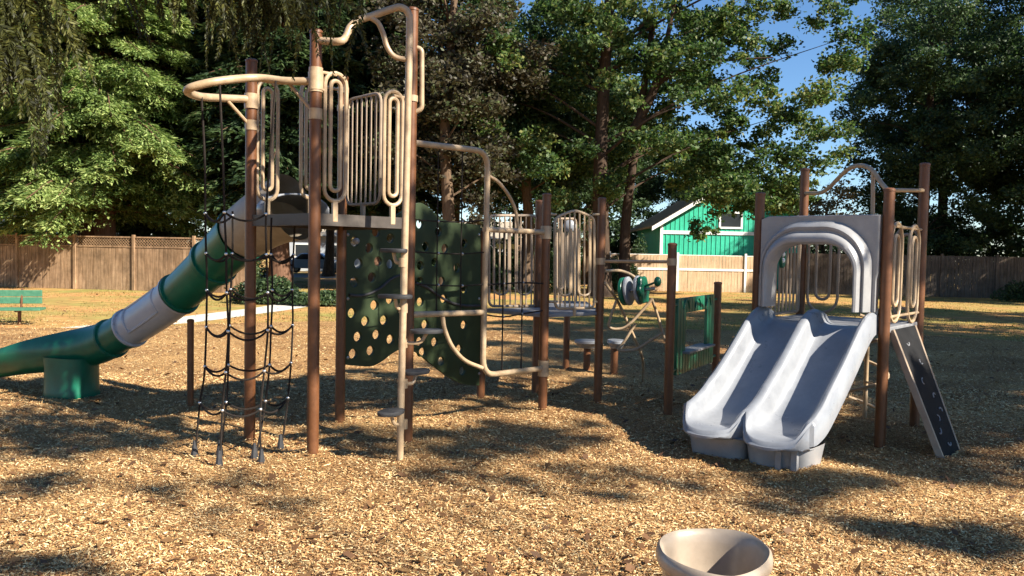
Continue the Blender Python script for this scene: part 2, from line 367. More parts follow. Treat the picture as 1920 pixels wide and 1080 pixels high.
# ------------------------------------------------------------------ posts and panels
def post(parent, base, top, r=.045, m=None):
    b = Vector((base[0], base[1], -.15)); h = top
    mb = MB(); x, y = base[0], base[1]
    mb.tube([(x, y, -.15), (x, y, h - .05), (x, y, h - .03)], [r, r, r], 16, cap=False)
    zc = [(h - .03, r * 1.06), (h - .028, r * 1.1), (h - .012, r * 1.08), (h - .003, r * .8), (h, r * .3), (h, .001)]
    mb.tube([(x, y, z) for z, q in zc], [q for z, q in zc], 16)
    return mb.build('post', m or M['brown'], parent)
def clamp(mb, x, y, z, r=.055, h=.07): mb.tube([(x, y, z - h / 2), (x, y, z + h / 2)], r, 16)
def slot(mb, P, w0, w1, z0, z1, r, inner=1, gap=.05, n=8):
    """a hairpin of tube: P(u, z) gives world points"""
    def loop(a, b, c, d):
        q = (b - a) / 2; pts = []
        for k in range(9): t = PI * k / 8; pts.append(P((a + b) / 2 + q * math.cos(t), d - q + q * math.sin(t)))
        for k in range(9): t = PI + PI * k / 8; pts.append(P((a + b) / 2 + q * math.cos(t), c + q + q * math.sin(t)))
        mb.tube(pts, r, n, closed=True)
    loop(w0, w1, z0, z1)
    if inner: loop(w0 + gap, w1 - gap, z0 + gap * 1.6, z1 - gap * 1.2) if inner == 1 else mb.tube([P((w0 + w1) / 2, z0), P((w0 + w1) / 2, z1)], r * .85, n)
def plane(A, B):
    A = Vector((A[0], A[1], 0)); d = Vector((B[0], B[1], 0)) - A
    return lambda u, z: A + d * u + Vector((0, 0, z))

# ================================================================== MAIN PLAY STRUCTURE
p1 = G(468, 830); p2 = G(586, 866); p3 = G(637, 797); p4 = G(763, 835); p5 = G(357, 765); p6 = G(901, 750)
p7 = G(1017, 772); p8 = G(1004, 740); p9 = G(1120, 758); p10 = G(1061, 692); p11 = G(1252, 782); p12 = G(1340, 738)
def ztop(p, px, py): return W(px, py, p.y).z
play = thing('play_structure', 'large brown and tan climbing structure with green tube slide, rope net and holed climbing wall', 'play structure', (-.9, 7.2, 0))
for p, (tx, ty) in ((p1, (474, 110)), (p2, (599, 55)), (p3, (646, 142)), (p4, (776, 14)), (p7, (1028, 362)), (p8, (1016, 375)), (p9, (1129, 370)), (p6, (907, 430)), (p11, (1259, 455)), (p12, (1345, 528))):
    post(play, p, ztop(p, tx, ty))
post(play, p5, ztop(p5, 362, 598), .032)
post(play, p10, ztop(p10, 1063, 590), .045)

# tower deck
ZD = W(590, 402, p2.y).z
def deck(poly, z, th, m, name):
    mb = MB(); c = sum((Vector((p[0], p[1], 0)) for p in poly), Vector()) / len(poly)
    q = [c + (Vector((p[0], p[1], 0)) - c) * 1.0 for p in poly]
    mb.prism([Vector((p.x, p.y, z - th)) for p in q], (0, 0, th)); d = mb.build(name, m, play, bevel=.006)
    return d
dk = deck([p1, p2, p4, p3], ZD, .035, M['deck'], 'deck')
mb = MB()
for a, b in ((p1, p2), (p2, p4), (p4, p3), (p3, p1)):
    n = Vector((b.y - a.y, a.x - b.x, 0)).normalized() * .012; c = (a + b) / 2; d = (b - a) / 2 * .96
    mb.box((c.x, c.y, ZD - .035), d, n, (0, 0, .045))
mb.build('deck_rim', M['deck'], dk)

# hairpin guard panels round the tower
def guard(A, B, u0, u1, z0, z1, m, name='guard_panel', r=.0165, kind=1, bars=0, foot=True, zdk=None, gap=None):
    P = plane(A, B); mb = MB(); L_ = (Vector((B[0], B[1], 0)) - Vector((A[0], A[1], 0))).length
    Q = lambda s, z: P(s / L_, z)
    a, b = u0 * L_, u1 * L_
    if kind == 3:                           # a row of slats in a rounded frame
        mb.tube(fil([Q((a + b) / 2, z1), Q(a, z1), Q(a, z0), Q(b, z0), Q(b, z1), Q((a + b) / 2 + .001, z1)], .09), r, 8)
        for k in range(1, bars):
            x = a + (b - a) * k / bars; mb.tube([Q(x, z0), Q(x, z1)], r * .7, 6)
    else:
        slot(mb, Q, a, b, z0, z1, r, kind, gap or (b - a) * .27)
    o = mb.build(name, m, play if name == 'guard_panel' else None)
    if foot:
        f = MB(); c = Q((a + b) / 2, 0); zz = zdk or ZD
        f.box((c.x, c.y, (zz + z0) / 2 - .02), (P(1, 0) - P(0, 0)).normalized() * .022, (P(1, 0) - P(0, 0)).normalized().cross(Vector((0, 0, 1))) * .014, (0, 0, (z0 - zz) / 2 + .03))
        f.build('foot', m, o, bevel=.004)
    return o
zt = lambda py, Y: W(640, py, Y).z
guard(p2, p4, .09, .30, zt(379, 6.2), zt(143, 6.2), M['tan'])
guard(p2, p4, .70, .90, zt(384, 6.5), zt(172, 6.5), M['tan'])
guard(p1, p3, .06, .27, zt(380, 6.8), zt(160, 6.8), M['tan'])
guard(p1, p3, .52, .72, zt(375, 7.1), zt(160, 7.1), M['tan'])
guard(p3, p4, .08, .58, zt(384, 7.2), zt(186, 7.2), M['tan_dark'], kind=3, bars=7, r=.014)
# top crossbars of the panels to their posts
for a, b, u0, u1, py, Y in ((p1, p3, 0, .27, 162, 6.8), (p2, p4, 0, .2, 146, 6.2), (p2, p4, .8, 1, 180, 6.5), (p2, p4, 0, .1, 178, 6.2), (p1, p3, .6, 1, 162, 7.1), (p3, p4, 0, .1, 200, 7.2)):
    P = plane(a, b); z = zt(py, Y); mb = MB(); mb.tube([P(u0, z), P(u1, z)], .013, 8); e_ = P(0 if u0 == 0 else 1, 0); clamp(mb, e_.x, e_.y, z, .052, .05); mb.build('panel_crossbar', M['tan'], play)

# overhead hoop for the net with its two struts
zl = 2.83
hp = [(p2.x, p2.y, zl + .02), (p2.x - .22, p2.y + .01, zl + .02), W(480, 146, 6.0), W(410, 152, 5.78), W(362, 163, 5.72), W(352, 172, 5.8), W(375, 181, 6.05), W(420, 184, 6.35), (p1.x, p1.y, W(470, 186, p1.y).z)]
net = MB(); net.tube(crv(hp, 7), .030, 10); clamp(net, p2.x, p2.y, zl + .02, .056, .13); clamp(net, p1.x, p1.y, W(470, 190, p1.y).z, .056, .12)
hoop = net.build('net_hoop', M['tan'], play)
mb = MB(); mb.tube([W(425, 187, 6.37), (p1.x, p1.y, W(468, 238, p1.y).z)], .014, 8); clamp(mb, p1.x, p1.y, W(468, 235, p1.y).z, .05, .08); mb.build('strut', M['tan'], hoop)
mb = MB(); mb.tube([W(545, 160, 6.04), (p2.x, p2.y, W(590, 214, p2.y).z)], .014, 8); clamp(mb, p2.x, p2.y, W(590, 214, p2.y).z, .05, .08); mb.build('strut', M['tan'], hoop)

# cargo net
ropes = [
    [(378, 182, 6.03), (384, 300, 6.04), (385, 400, 6.05), (386, 460, 6.05), (388, 540, 6.05), (384, 690, 6.05), (375, 755, 6.05), (365, 862, 6.06)],
    [(412, 157, 5.78), (418, 300, 5.78), (421, 400, 5.78), (424, 470, 5.78), (425, 545, 5.78), (428, 620, 5.78), (424, 690, 5.78), (418, 755, 5.78), (411, 882, 5.77)],
    [(436, 396, 6.3), (436, 470, 6.28), (432, 560, 6.25), (430, 620, 6.2), (428, 690, 6.15), (424, 760, 6.1), (412, 858, 6.08)],
    [(517, 152, 5.97), (500, 380, 5.95), (499, 456, 5.92), (502, 545, 5.9), (502, 620, 5.9), (497, 680, 5.88), (488, 780, 5.85), (490, 880, 5.84)],
    [(509, 408, 6.25), (508, 462, 6.25), (511, 545, 6.25), (508, 620, 6.22), (505, 690, 6.2), (494, 780, 6.15), (477, 868, 6.0)],
    [(553, 412, 6.35), (551, 460, 6.35), (548, 545, 6.34), (549, 600, 6.34), (545, 690, 6.33), (536, 780, 6.32), (526, 849, 6.31)],
]
VR = [crv([W(*q) for q in r], 6) for r in ropes]
cargo = bpy.data.objects.new('rope_net', None); C.objects.link(cargo); cargo.parent = play; ORG[cargo] = ORG[play]
for v in VR:
    nr = MB(); nr.tube(v, .0085, 6); nr.build('hanging_rope', M['rope'], cargo)
def atz(v, z):
    for a, b in zip(v[:-1], v[1:]):
        if (a.z - z) * (b.z - z) <= 0 and abs(a.z - b.z) > 1e-6: return a.lerp(b, (z - a.z) / (b.z - a.z))
    return None
ring = [0, 1, 3, 5, 4, 2, 0]
lv = [.42, .70, 1.0, 1.28, 1.56, 1.86]
for li, z in enumerate(lv):
    for a, b in zip(ring[:-1], ring[1:]):
        A, B = atz(VR[a], z), atz(VR[b], z)
        if A is None or B is None: continue
        sag = .045 + .03 * rnd.random()
        pts = [A.lerp(B, t / 8) - Vector((0, 0, sag * 4 * (t / 8) * (1 - t / 8))) for t in range(9)]
        hr = MB(); hr.tube(pts, .0085, 6); hr.build('cross_rope', M['rope'], cargo)
    for v in VR:
        A = atz(v, z)
        if A is not None: jt = MB(); jt.ball(A, .0135, 8, 5); jt.build('rope_joint', M['silver'], cargo)
for r in ropes:
    an = MB(); p = W(*r[-1]); an.tube([(p.x, p.y, .13), (p.x, p.y, .07), (p.x, p.y, 0)], [.012, .022, .034], 8); an.build('rope_anchor', M['black'], cargo)

# tube slide
ctr = [W(548, 388, 7.0), W(512, 402, 7.08), W(468, 430, 7.25), W(428, 466, 7.45), W(383, 509, 7.68), W(330, 556, 7.92), W(281, 592, 8.12), W(232, 622, 8.3), W(185, 645, 8.45), W(130, 655, 8.58), W(60, 660, 8.72), W(-25, 672, 8.9)]
cc = crv(ctr, 8); TR = .190
slide = MB()
def arclen(c):
    s = [0]
    for a, b in zip(c[:-1], c[1:]): s.append(s[-1] + (b - a).length)
    return s
def frames(c):
    out = []
    for i, p in enumerate(c):
        t = (c[min(i + 1, len(c) - 1)] - c[max(i - 1, 0)]).normalized(); side = t.cross(Vector((0, 0, 1))).normalized(); up = side.cross(t).normalized()
        out.append((p, t, side, up))
    return out
FR = frames(cc)
def sect(i0, i1, m, name, r0=TR, r1=TR, parent=play, flange=True, open_top=None, th=.02, emboss=False):
    mb = MB(); rows = []; n = 28
    idx = list(range(i0, i1 + 1))
    rr = [r0 + (r1 - r0) * (k / (len(idx) - 1)) for k in range(len(idx))]
    prof = [(i, q) for i, q in zip(idx, rr)]
    if flange: prof = [(i0, rr[0] + .022)] + prof + [(i1, rr[-1] + .022)]
    for j, (i, q) in enumerate(prof):
        p, t, s, u = FR[i]; off = Vector((0, 0, 0))
        if flange and j in (1,): off = t * .025
        if flange and j == len(prof) - 2: off = -t * .025
        rows.append([p + off + (s * math.cos(2 * PI * k / n) + u * math.sin(2 * PI * k / n)) * q for k in range(n)])
    if flange:                                # the flange's flat inner step
        rows.insert(1, [a + FR[i0][1] * .022 for a in rows[0]]); rows.insert(-1, [a - FR[i1][1] * .022 for a in rows[-1]])
    mb.grid(rows, True)
    if flange:
        for i, q, sg in ((i0, rr[0], 1), (i1, rr[-1], -1)):
            p, t, s_, u = FR[i]
            for k in range(12): mb.ball(p + t * sg * .026 + (s_ * math.cos(2 * PI * (k + .5) / 12) + u * math.sin(2 * PI * (k + .5) / 12)) * (q + .012), .008, 6, 4)
    return mb.build(name, m, parent, ang=35)
tube = sect(18, 29, M['teal'], 'tube_slide', .245, .215)
tag_parts = sect(0, 18, M['cream'], 'slide_top_section', .30, .245, tube, False)
sect(29, 39, M['teal'], 'slide_section', .215, TR + .004, tube)
g = sect(39, 54, M['tubegrey'], 'slide_section', TR + .01, TR, tube)
sect(54, 60, M['teal'], 'slide_section', TR, TR, tube)
# raised frame pressed into the grey ring, on the side one sees
def emb(i0, i1, a0, a1, q, parent, m):
    mb = MB(); pts = []
    def P(f, a):
        i = i0 + (i1 - i0) * f; k = min(int(i), len(FR) - 2); fr = i - k
        p = FR[k][0].lerp(FR[k + 1][0], fr); s, u = FR[k][2], FR[k][3]; return p + (s * math.cos(a) + u * math.sin(a)) * q
    for f, a in [(k / 8, a0) for k in range(9)] + [(1, a0 + (a1 - a0) * k / 8) for k in range(1, 9)] + [(1 - k / 8, a1) for k in range(1, 9)] + [(0, a1 + (a0 - a1) * k / 8) for k in range(1, 8)]: pts.append(P(f, a))
    mb.tube(pts, .014, 6, closed=True); return mb.build('moulded_frame', m, parent)
SIDE = 0 if (FR[50][2].y < 0) else PI
emb(42, 51, SIDE - .55 if SIDE == 0 else SIDE - .9, SIDE + .9 if SIDE == 0 else SIDE + .55, TR + .004, g, M['tubegrey'])
# run-out: a trough whose walls drop to the open end
mb = MB(); rows_o, rows_i = [], []
i0, i1 = 60, len(FR) - 1; n = 22
for i in range(i0, i1 + 1):
    f = (i - i0) / (i1 - i0); p, t, s, u = FR[i]
    up = Vector((0, 0, 1)) * min(1, f * 3) + u * max(0, 1 - f * 3); up.normalize()
    amax = PI * (.98 if f < .12 else .98 - .20 * (f - .12) / .38 if f < .5 else .78 - .27 * (f - .5) / .5)
    ro, ri = [], []
    for k in range(n + 1):
        a = -PI / 2 + amax * (2 * k / n - 1); q = TR * (1 + .18 * min(1, f * 2))
        ro.append(p + (s * math.cos(a) + up * math.sin(a)) * (q + .012)); ri.append(p + (s * math.cos(a) + up * math.sin(a)) * (q - .012))
    rows_o.append(ro); rows_i.append(ri)
mb.grid(rows_o); mb.grid([list(reversed(r)) for r in rows_i])
for k in (0, n):
    mb.grid([[a[k], b[k]] for a, b in zip(rows_o, rows_i)])
mb.grid([rows_o[-1], rows_i[-1]]); mb.grid([rows_o[0], rows_i[0]])
exit_o = mb.build('slide_exit', M['teal'], tube, ang=50)
ri = MB(); ri.tube([FR[60][0] + (FR[60][2] * math.cos(2 * PI * k / 24) + FR[60][3] * math.sin(2 * PI * k / 24)) * (TR + .012) for k in range(24)], .016, 6, closed=True)
ri.build('flange_ring', M['teal'], exit_o)
# moulded foot under the run-out
fp = G(135, 742); mb = MB(); rows = []
dirx = (FR[75][1]).copy(); dirx.z = 0; dirx.normalize(); diry = Vector((-dirx.y, dirx.x, 0))
for z, sx, sy in ((-.03, .24, .20), (.02, .255, .21), (.06, .25, .2), (.30, .25, .19), (.42, .27, .19)):
    rows.append([fp + Vector((0, 0, z)) + dirx * sx * math.copysign(abs(math.cos(2 * PI * k / 28)) ** .55, math.cos(2 * PI * k / 28)) + diry * sy * math.copysign(abs(math.sin(2 * PI * k / 28)) ** .55, math.sin(2 * PI * k / 28)) for k in range(28)])
mb.grid(rows, True); mb.build('slide_foot', M['teal'], tube, ang=50)
# pale peaked hood at the slide entrance
mb = MB(); P = plane(p1, p3); nn = Vector((p3.y - p1.y, p1.x - p3.x, 0)).normalized() * -1
if nn.x > 0: nn = -nn
pts = []
for k in range(13):
    a = PI * k / 12; pts.append((.5 - .36 * math.cos(a), ZD + .02 + .20 * math.sin(a) ** .6))
rows = [[P(u, z) for u, z in pts], [P(u, z * 1.0) + nn * .10 for u, z in pts], [P(.5 + (u - .5) * .8, ZD + (z - ZD) * .8) + nn * .34 for u, z in pts]]
mb.grid(rows); ho = mb.build('slide_hood', M['grey'], tube); sm = ho.modifiers.new('thick', 'SOLIDIFY'); sm.thickness = .015

# spiral-step pole: tan pipe bent over at the top, with black step pads
b0 = G(750, 868); pt = PV(767, 60, (b0.x, b0.y), (p4.x, p4.y)) if False else W(768, 70, b0.y + .12)
pole = [(b0.x, b0.y, -.1), (b0.x, b0.y, .3), W(758, 500, b0.y + .05), W(764, 250, b0.y + .08), W(768, 60, b0.y + .1), W(766, 26, b0.y + .1), W(752, 14, b0.y + .09), W(735, 17, b0.y + .08), W(700, 29, b0.y + .06), W(672, 38, b0.y + .02), W(656, 52, b0.y - .02), W(648, 70, b0.y - .06), W(634, 78, b0.y - .1), (p2.x, p2.y, W(605, 76, p2.y).z)]
mb = MB(); mb.tube(crv(pole, 6), .027, 12); sp = mb.build('step_pole', M['tan'], play)
mb = MB(); mb.tube(crv([W(690, 31, b0.y + .05), W(708, 42, b0.y + .06), W(718, 62, b0.y + .07), W(726, 88, b0.y + .08), W(740, 106, b0.y + .09), W(764, 112, b0.y + .1)], 6), .020, 10); mb.build('top_loop', M['tan'], sp)
mb = MB(); mb.tube(fil([W(776, 88, p4.y), W(791, 92, p4.y), W(791, 205, p4.y), W(776, 211, p4.y)], .06), .020, 10); mb.build('handle', M['tan'], sp)
for (x, y, Yd) in ((733, 773, -.16), (781, 697, .10), (800, 621, .02), (741, 556, -.05), (738, 470, .02)):
    Y = b0.y + .05 + Yd; c = W(x, y, Y); rows = MB()
    rr = .132
    prof = [(-.016, .6), (-.014, .95), (0, 1.0), (.012, .98), (.016, .9), (.016, .02)]
    dirp = Vector((b0.x - c.x, b0.y - c.y, 0)); dirp.normalize(); dq = Vector((-dirp.y, dirp.x, 0))
    rows.grid([[c + (dirp * math.cos(2 * PI * k / 20) * rr + dq * math.sin(2 * PI * k / 20) * rr * .62) * q + Vector((0, 0, z)) for k in range(20)] for z, q in prof], True)
    st = rows.build('step', M['black'], sp)
    br = MB(); pc = W(756, y + 22, b0.y + .05)
    br.tube(crv([c + Vector((0, 0, -.015)), c.lerp(pc, .3) + Vector((0, 0, -.06)), pc], 5), .014, 8)
    br.tube([pc - Vector((0, 0, .035)), pc + Vector((0, 0, .035))], .034, 12); br.build('step_bracket', M['tan'], st)

# tan climbing frame between tower and low deck
F = lambda x, y: PV(x, y, p4, p7)
mb = MB()
mb.tube(fil([F(776, 268), F(915, 284), F(905, 704), F(1016, 691)], .17), .027, 12)
mb.tube([F(908, 430), F(1027, 436)], .026, 12); mb.tube([F(772, 590), F(905, 586)], .026, 12)
clamp(mb, p7.x, p7.y, F(1027, 436).z, .055, .13); clamp(mb, p7.x, p7.y, F(1020, 690).z, .055, .16)
fr = mb.build('climbing_frame', M['tan'], play)
mb = MB(); mb.tube(crv([F(830, 594), F(834, 618), F(848, 650), F(872, 676), F(904, 690)], 6), .019, 10); mb.build('curved_brace', M['tan'], fr)
mb = MB(); mb.tube(crv([F(916, 329), F(935, 342), F(955, 368), F(967, 396), F(972, 432)], 6), .016, 10); mb.build('curved_brace', M['tan'], fr)
mb = MB()
for x, y0, y1 in ((822, 283, 590), (867, 284, 588), (945, 432, 696), (981, 433, 693)): mb.tube([F(x, y0), F(x - 2, (y0 + y1) / 2), F(x - 4, y1)], .0075 if x > 900 else .006, 6)
for y in (412, 472, 532): mb.tube(crv([F(776, y), F(822, y + 3), F(867, y + 4), F(907, y + 1)], 4), .006, 6)
for y in (594,): mb.tube(crv([F(908, y - 4), F(945, y), F(981, y - 6), F(1020, y - 12)], 4), .0075, 6)
mb.tube(crv([F(908, 534), F(945, 532), F(981, 530), F(1022, 532)], 4), .0075, 6)
cn = mb.build('cable_net', M['rope'], fr)
for x, y in ((822, 415), (867, 416), (822, 475), (867, 476), (822, 535), (867, 536), (945, 532), (981, 530), (944, 594), (979, 588)): mb = MB(); mb.ball(F(x, y), .014, 8, 5); mb.build('cable_joint', M['screw'], fr)

# dark green climbing wall with round holes
def climbing_wall():
    A, B = p3, p6
    top = [(646, 428), (690, 418), (735, 407), (760, 393), (782, 381), (800, 388), (822, 408), (845, 417), (870, 420), (899, 423)]
    bot = [(899, 722), (870, 720), (840, 706), (805, 680), (780, 660), (757, 652), (735, 661), (712, 678), (690, 686), (646, 683)]
    L_ = (Vector((B.x, B.y, 0)) - Vector((A.x, A.y, 0))).length; d = (Vector((B.x, B.y, 0)) - Vector((A.x, A.y, 0))) / L_
    def to2(x, y): q = PV(x, y, A, B); return ((q - Vector((A.x, A.y, 0))).dot(d), q.z)
    def dense(p): c = crv([Vector((*to2(*q), 0)) for q in p], 5); return [(v.x, v.y) for v in c]
    out = dense(top) + dense(bot)
    holes = [(663, 453), (690, 465), (703, 435), (730, 447), (733, 420), (670, 494), (707, 490), (722, 462), (662, 529), (695, 520), (730, 495), (700, 572), (658, 587), (683, 602), (718, 600),
             (729, 561), (669, 631), (704, 627), (730, 636), (660, 663), (693, 657), (785, 420), (820, 434), (869, 456), (796, 462), (832, 466), (786, 498), (813, 492), (855, 502), (785, 528), (826, 527), (869, 542),
             (786, 566), (830, 560), (868, 609), (795, 608), (785, 640), (813, 641), (859, 654), (825, 677), (865, 695), (790, 660)]
    cu = bpy.data.curves.new('climbing_wall', 'CURVE'); cu.dimensions = '2D'; cu.fill_mode = 'BOTH'; cu.extrude = .014; cu.bevel_depth = .004; cu.bevel_resolution = 1
    def spl(pts):
        s = cu.splines.new('POLY'); s.points.add(len(pts) - 1); s.use_cyclic_u = True
        for q, p in zip(s.points, pts): q.co = (p[0], p[1], 0, 1)
    spl(out)
    hc = []
    for x, y in holes:
        u, z = to2(x, y); r = .050
        if any((u - a) ** 2 + (z - b) ** 2 < .0135 for a, b in hc): continue
        hc.append((u, z)); spl([(u + r * math.cos(2 * PI * k / 18), z - r * math.sin(2 * PI * k / 18)) for k in range(18)])
    o = bpy.data.objects.new('tmp', cu); C.objects.link(o); dg = bpy.context.evaluated_depsgraph_get(); dg.update()
    me = bpy.data.meshes.new_from_object(o.evaluated_get(dg)); bpy.data.objects.remove(o)
    mw = Matrix.Translation(Vector((A.x, A.y, 0)) - ORG[play]) @ Matrix(((d.x, 0, -d.y, 0), (d.y, 0, d.x, 0), (0, 1, 0, 0), (0, 0, 0, 1)))
    me.transform(mw); me.materials.clear(); me.materials.append(M['dkgreen'])
    wl = link('climbing_wall', me, play, True, 0, 30)
    mb = MB(); nrm = Vector((d.y, -d.x, 0)) * .028
    for pl in ([(652, 553), (672, 554), (692, 549), (712, 538), (730, 523), (752, 514)], [(776, 530), (800, 540), (820, 555), (845, 568), (870, 573), (896, 573)]):
        mb.tube(crv([PV(x, y, A, B) + nrm for x, y in pl], 5), .014, 8)
    mb.build('hand_rail', M['black'], wl)
    mb = MB()
    for x, y in ((650, 440), (650, 560), (650, 670), (896, 440), (896, 560), (896, 700)): mb.ball(PV(x, y, A, B) + nrm * .5, .018, 8, 4)
    mb.build('bolt', M['screw'], wl)
    hd = MB(); c = PV(664, 452, A, B) + nrm
    hd.ball(c, .035, 10, 6, (1, 1, .9)); hd.build('climbing_hold', M['grey'], wl)
climbing_wall()

# low deck with its panels
ZL = 1.0
pb = Vector((.98, 10.4, 0))
dl = deck([p7, p9, pb, Vector((p10.x - .5, p10.y - .6, 0)), p8, p6], ZL, .04, M['deckgrey'], 'low_deck')
def bar_panel(A, B, x0, x1, yt, yb, m, bars, arch=0, r=.012):
    mb = MB(); q = lambda x, y: PV(x, y, A, B)
    mid = (x0 + x1) / 2
    mb.tube(fil([q(mid, yb), q(x0, yb), q(x0, yt + arch), q(mid, yt), q(x1, yt + arch), q(x1, yb), q(mid + .2, yb)], .07), r * 1.25, 8)
    for k in range(1, bars):
        x = x0 + (x1 - x0) * k / bars; f = abs(k / bars - .5) * 2
        mb.tube([q(x, yb), q(x, yt + arch * f * f)], r * .75, 6)
    w4 = (x1 - x0) / 4
    for c in (x0 + w4 * 1.02, x1 - w4 * 1.02):          # looped bars
        pts = []
        rr = w4 * .62
        for k in range(13): t = PI + PI * k / 12; pts.append(q(c + rr * math.cos(t), yb - 34 - rr * math.sin(t) * .9))
        mb.tube([q(c - rr, yt + arch * .6 + 26)] + pts + [q(c + rr, yt + arch * .6 + 26)], r, 8)
    return mb.build('bar_panel', m, play)
bp = bar_panel(p7, p9, 1041, 1114, 394, 578, M['tan'], 8, 14)
mb = MB(); mb.tube([PV(1077, 578, p7, p9), PV(1077, 592, p7, p9)], .018, 8); mb.build('foot', M['tan'], bp)
mb = MB()
for y in (402, 566): mb.tube([PV(1027, y, p7, p9), PV(1043, y, p7, p9)], .012, 8); mb.tube([PV(1112, y, p7, p9), PV(1124, y, p7, p9)], .012, 8)
mb.build('bracket', M['tan'], bp)
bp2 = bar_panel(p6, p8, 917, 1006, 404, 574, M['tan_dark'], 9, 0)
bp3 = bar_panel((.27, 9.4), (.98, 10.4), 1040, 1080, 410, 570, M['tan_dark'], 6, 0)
mb = MB(); mb.ball(W(1068, 424, 9.9), .08, 12, 7, (1, .6, 1)); mb.build('bubble_window', M['grey'], bp3)
mb = MB(); c = W(950, 462, 9.2); mb.box(c, (.12, 0, 0), (0, .008, 0), (0, 0, .028)); mb.build('sign_plate', M['yellow'], bp2)
mb = MB(); mb.tube([W(1132, 490, p9.y), (p11.x, p11.y, W(1256, 491, p11.y).z)], .017, 10); clamp(mb, p11.x, p11.y, W(1256, 491, p11.y).z, .05, .07); clamp(mb, p9.x, p9.y, W(1130, 490, p9.y).z, .05, .07)
mb.build('hand_rail', M['tan'], play)

# bent-tube climber with spinning discs
lc = MB(); Yc = 9.0
def Wc(x, y, dy=0): return W(x, y, Yc + dy)
for pl in ([(1134, 508, -.3), (1165, 508, 0), (1190, 520, .1), (1206, 545, .1)], [(1134, 530, -.3), (1158, 565, -.1), (1180, 612, 0), (1202, 662, .2)],
           [(1158, 558, -.1), (1146, 592, -.1), (1142, 612, -.1), (1158, 617, -.1), (1180, 608, -.1), (1222, 562, -.1)], [(1222, 560, -.1), (1234, 595, 0), (1247, 640, 0)],
           [(1192, 606, 0), (1172, 638, 0), (1160, 656, 0), (1178, 657, 0), (1196, 653, 0), (1243, 624, 0)]):
    lc.tube(crv([Wc(*q) for q in pl], 6), .0165, 10)
e = W(1202, 662, 9.2); gq = G(1204, 715); lc.tube(crv([e, W(1206, 685, 9.6), Vector((gq.x, gq.y, -.05))], 5), .0165, 10)
loopc = lc.build('loop_climber', M['tan'], play)
def disc(c, ax, r, th, m, name, parent, petals=0):
    mb = MB(); ax = ax.normalized(); u = ax.cross(Vector((0, 0, 1))).normalized(); v = u.cross(ax)
    rows = []
    for z, q in ((-.5, .15), (-.5, .93), (-.3, 1), (.3, 1), (.5, .93), (.5, .15)):
        rows.append([c + ax * th * z + (u * math.cos(2 * PI * k / 32) + v * math.sin(2 * PI * k / 32)) * r * q * (1 + (.10 * math.cos(petals * 2 * PI * k / 32) if petals else 0)) for k in range(32)])
    mb.grid(rows, True); return mb.build(name, m, parent)
ax = Vector((.86, -.45, .12)); c0 = Wc(1186, 545, -.2)
disc(c0 - ax * .10, ax, .155, .05, M['teal'], 'spinner_disc', loopc)
disc(c0 - ax * .045, ax, .16, .035, M['grey'], 'spinner_disc', loopc)
disc(c0 + ax * .075, ax, .16, .035, M['grey'], 'spinner_disc', loopc)
disc(c0 + ax * .125, ax, .15, .05, M['teal'], 'spinner_disc', loopc, 6)
mb = MB(); mb.tube([c0 - ax * .14, c0 + ax * .26], .018, 10); mb.build('axle', M['screw'], loopc)
kn = Wc(1233, 528, -.35); mb = MB(); mb.tube([c0 + ax * .12 + Vector((0, 0, .03)), kn], .012, 8); mb.ball(kn, .055, 12, 7, (.75, .9, 1)); mb.build('knob', M['teal'], loopc)

# green shop-front panel
Pq = plane(p11, p12); LQ = (Vector((p12.x, p12.y, 0)) - Vector((p11.x, p11.y, 0))).length
q = lambda x, y: PV(x, y, p11, p12)
ul = .11; ur = .90
zb, ztp = q(1268, 703).z, q(1268, 560).z
nq = Vector((Pq(1, 0).y - Pq(0, 0).y, Pq(0, 0).x - Pq(1, 0).x, 0)).normalized() * .018
if nq.y > 0: nq = -nq
mb = MB(); dq = (Pq(1, 0) - Pq(0, 0)); nslat = 14
wz0, wz1 = zb + (ztp - zb) * .26, zb + (ztp - zb) * .80
for k in range(nslat):
    u0 = ul + (ur - ul) * k / nslat; u1 = ul + (ur - ul) * (k + .86) / nslat
    spans = [(zb, ztp)] if k < 3 or k >= nslat - 3 else [(zb, wz0), (wz1, ztp)]
    for a, b in spans: mb.box(Pq((u0 + u1) / 2, (a + b) / 2), dq * (u1 - u0) / 2, nq, (0, 0, (b - a) / 2))
mb.box(Pq((ul + ur) / 2, (zb + wz0) / 2), dq * (ur - ul) / 2, nq * .6, (0, 0, (wz0 - zb) / 2 - .004))
mb.box(Pq((ul + ur) / 2, (ztp + wz1) / 2), dq * (ur - ul) / 2, nq * .6, (0, 0, (ztp - wz1) / 2 - .004))
shop = mb.build('shop_panel', M['teal'], play, bevel=.004)
mb = MB(); mb.box(Pq((ul + ur) / 2, wz0 + .014), dq * (ur - ul) * .36, nq * 5, (0, 0, .012)); mb.build('counter', M['deckgrey'], shop, bevel=.004)
for k in range(3):
    mb = MB(); u = ul + (ur - ul) * (.2 + .3 * k); cz = wz1 + (ztp - wz1) * .25
    mb.tube([Pq(u + .055 * math.cos(PI * t / 8), cz + .10 * math.sin(PI * t / 8)) + nq * 1.2 for t in range(9)], .010, 6); mb.build('moulded_arch', M['teal'], shop)
mb = MB()
for zz in (zb + .06, ztp - .06):
    for a, b in ((.03, ul), (ur, .97)): mb.tube([Pq(a, zz), Pq(b, zz)], .014, 8)
mb.build('bracket', M['teal'], shop)

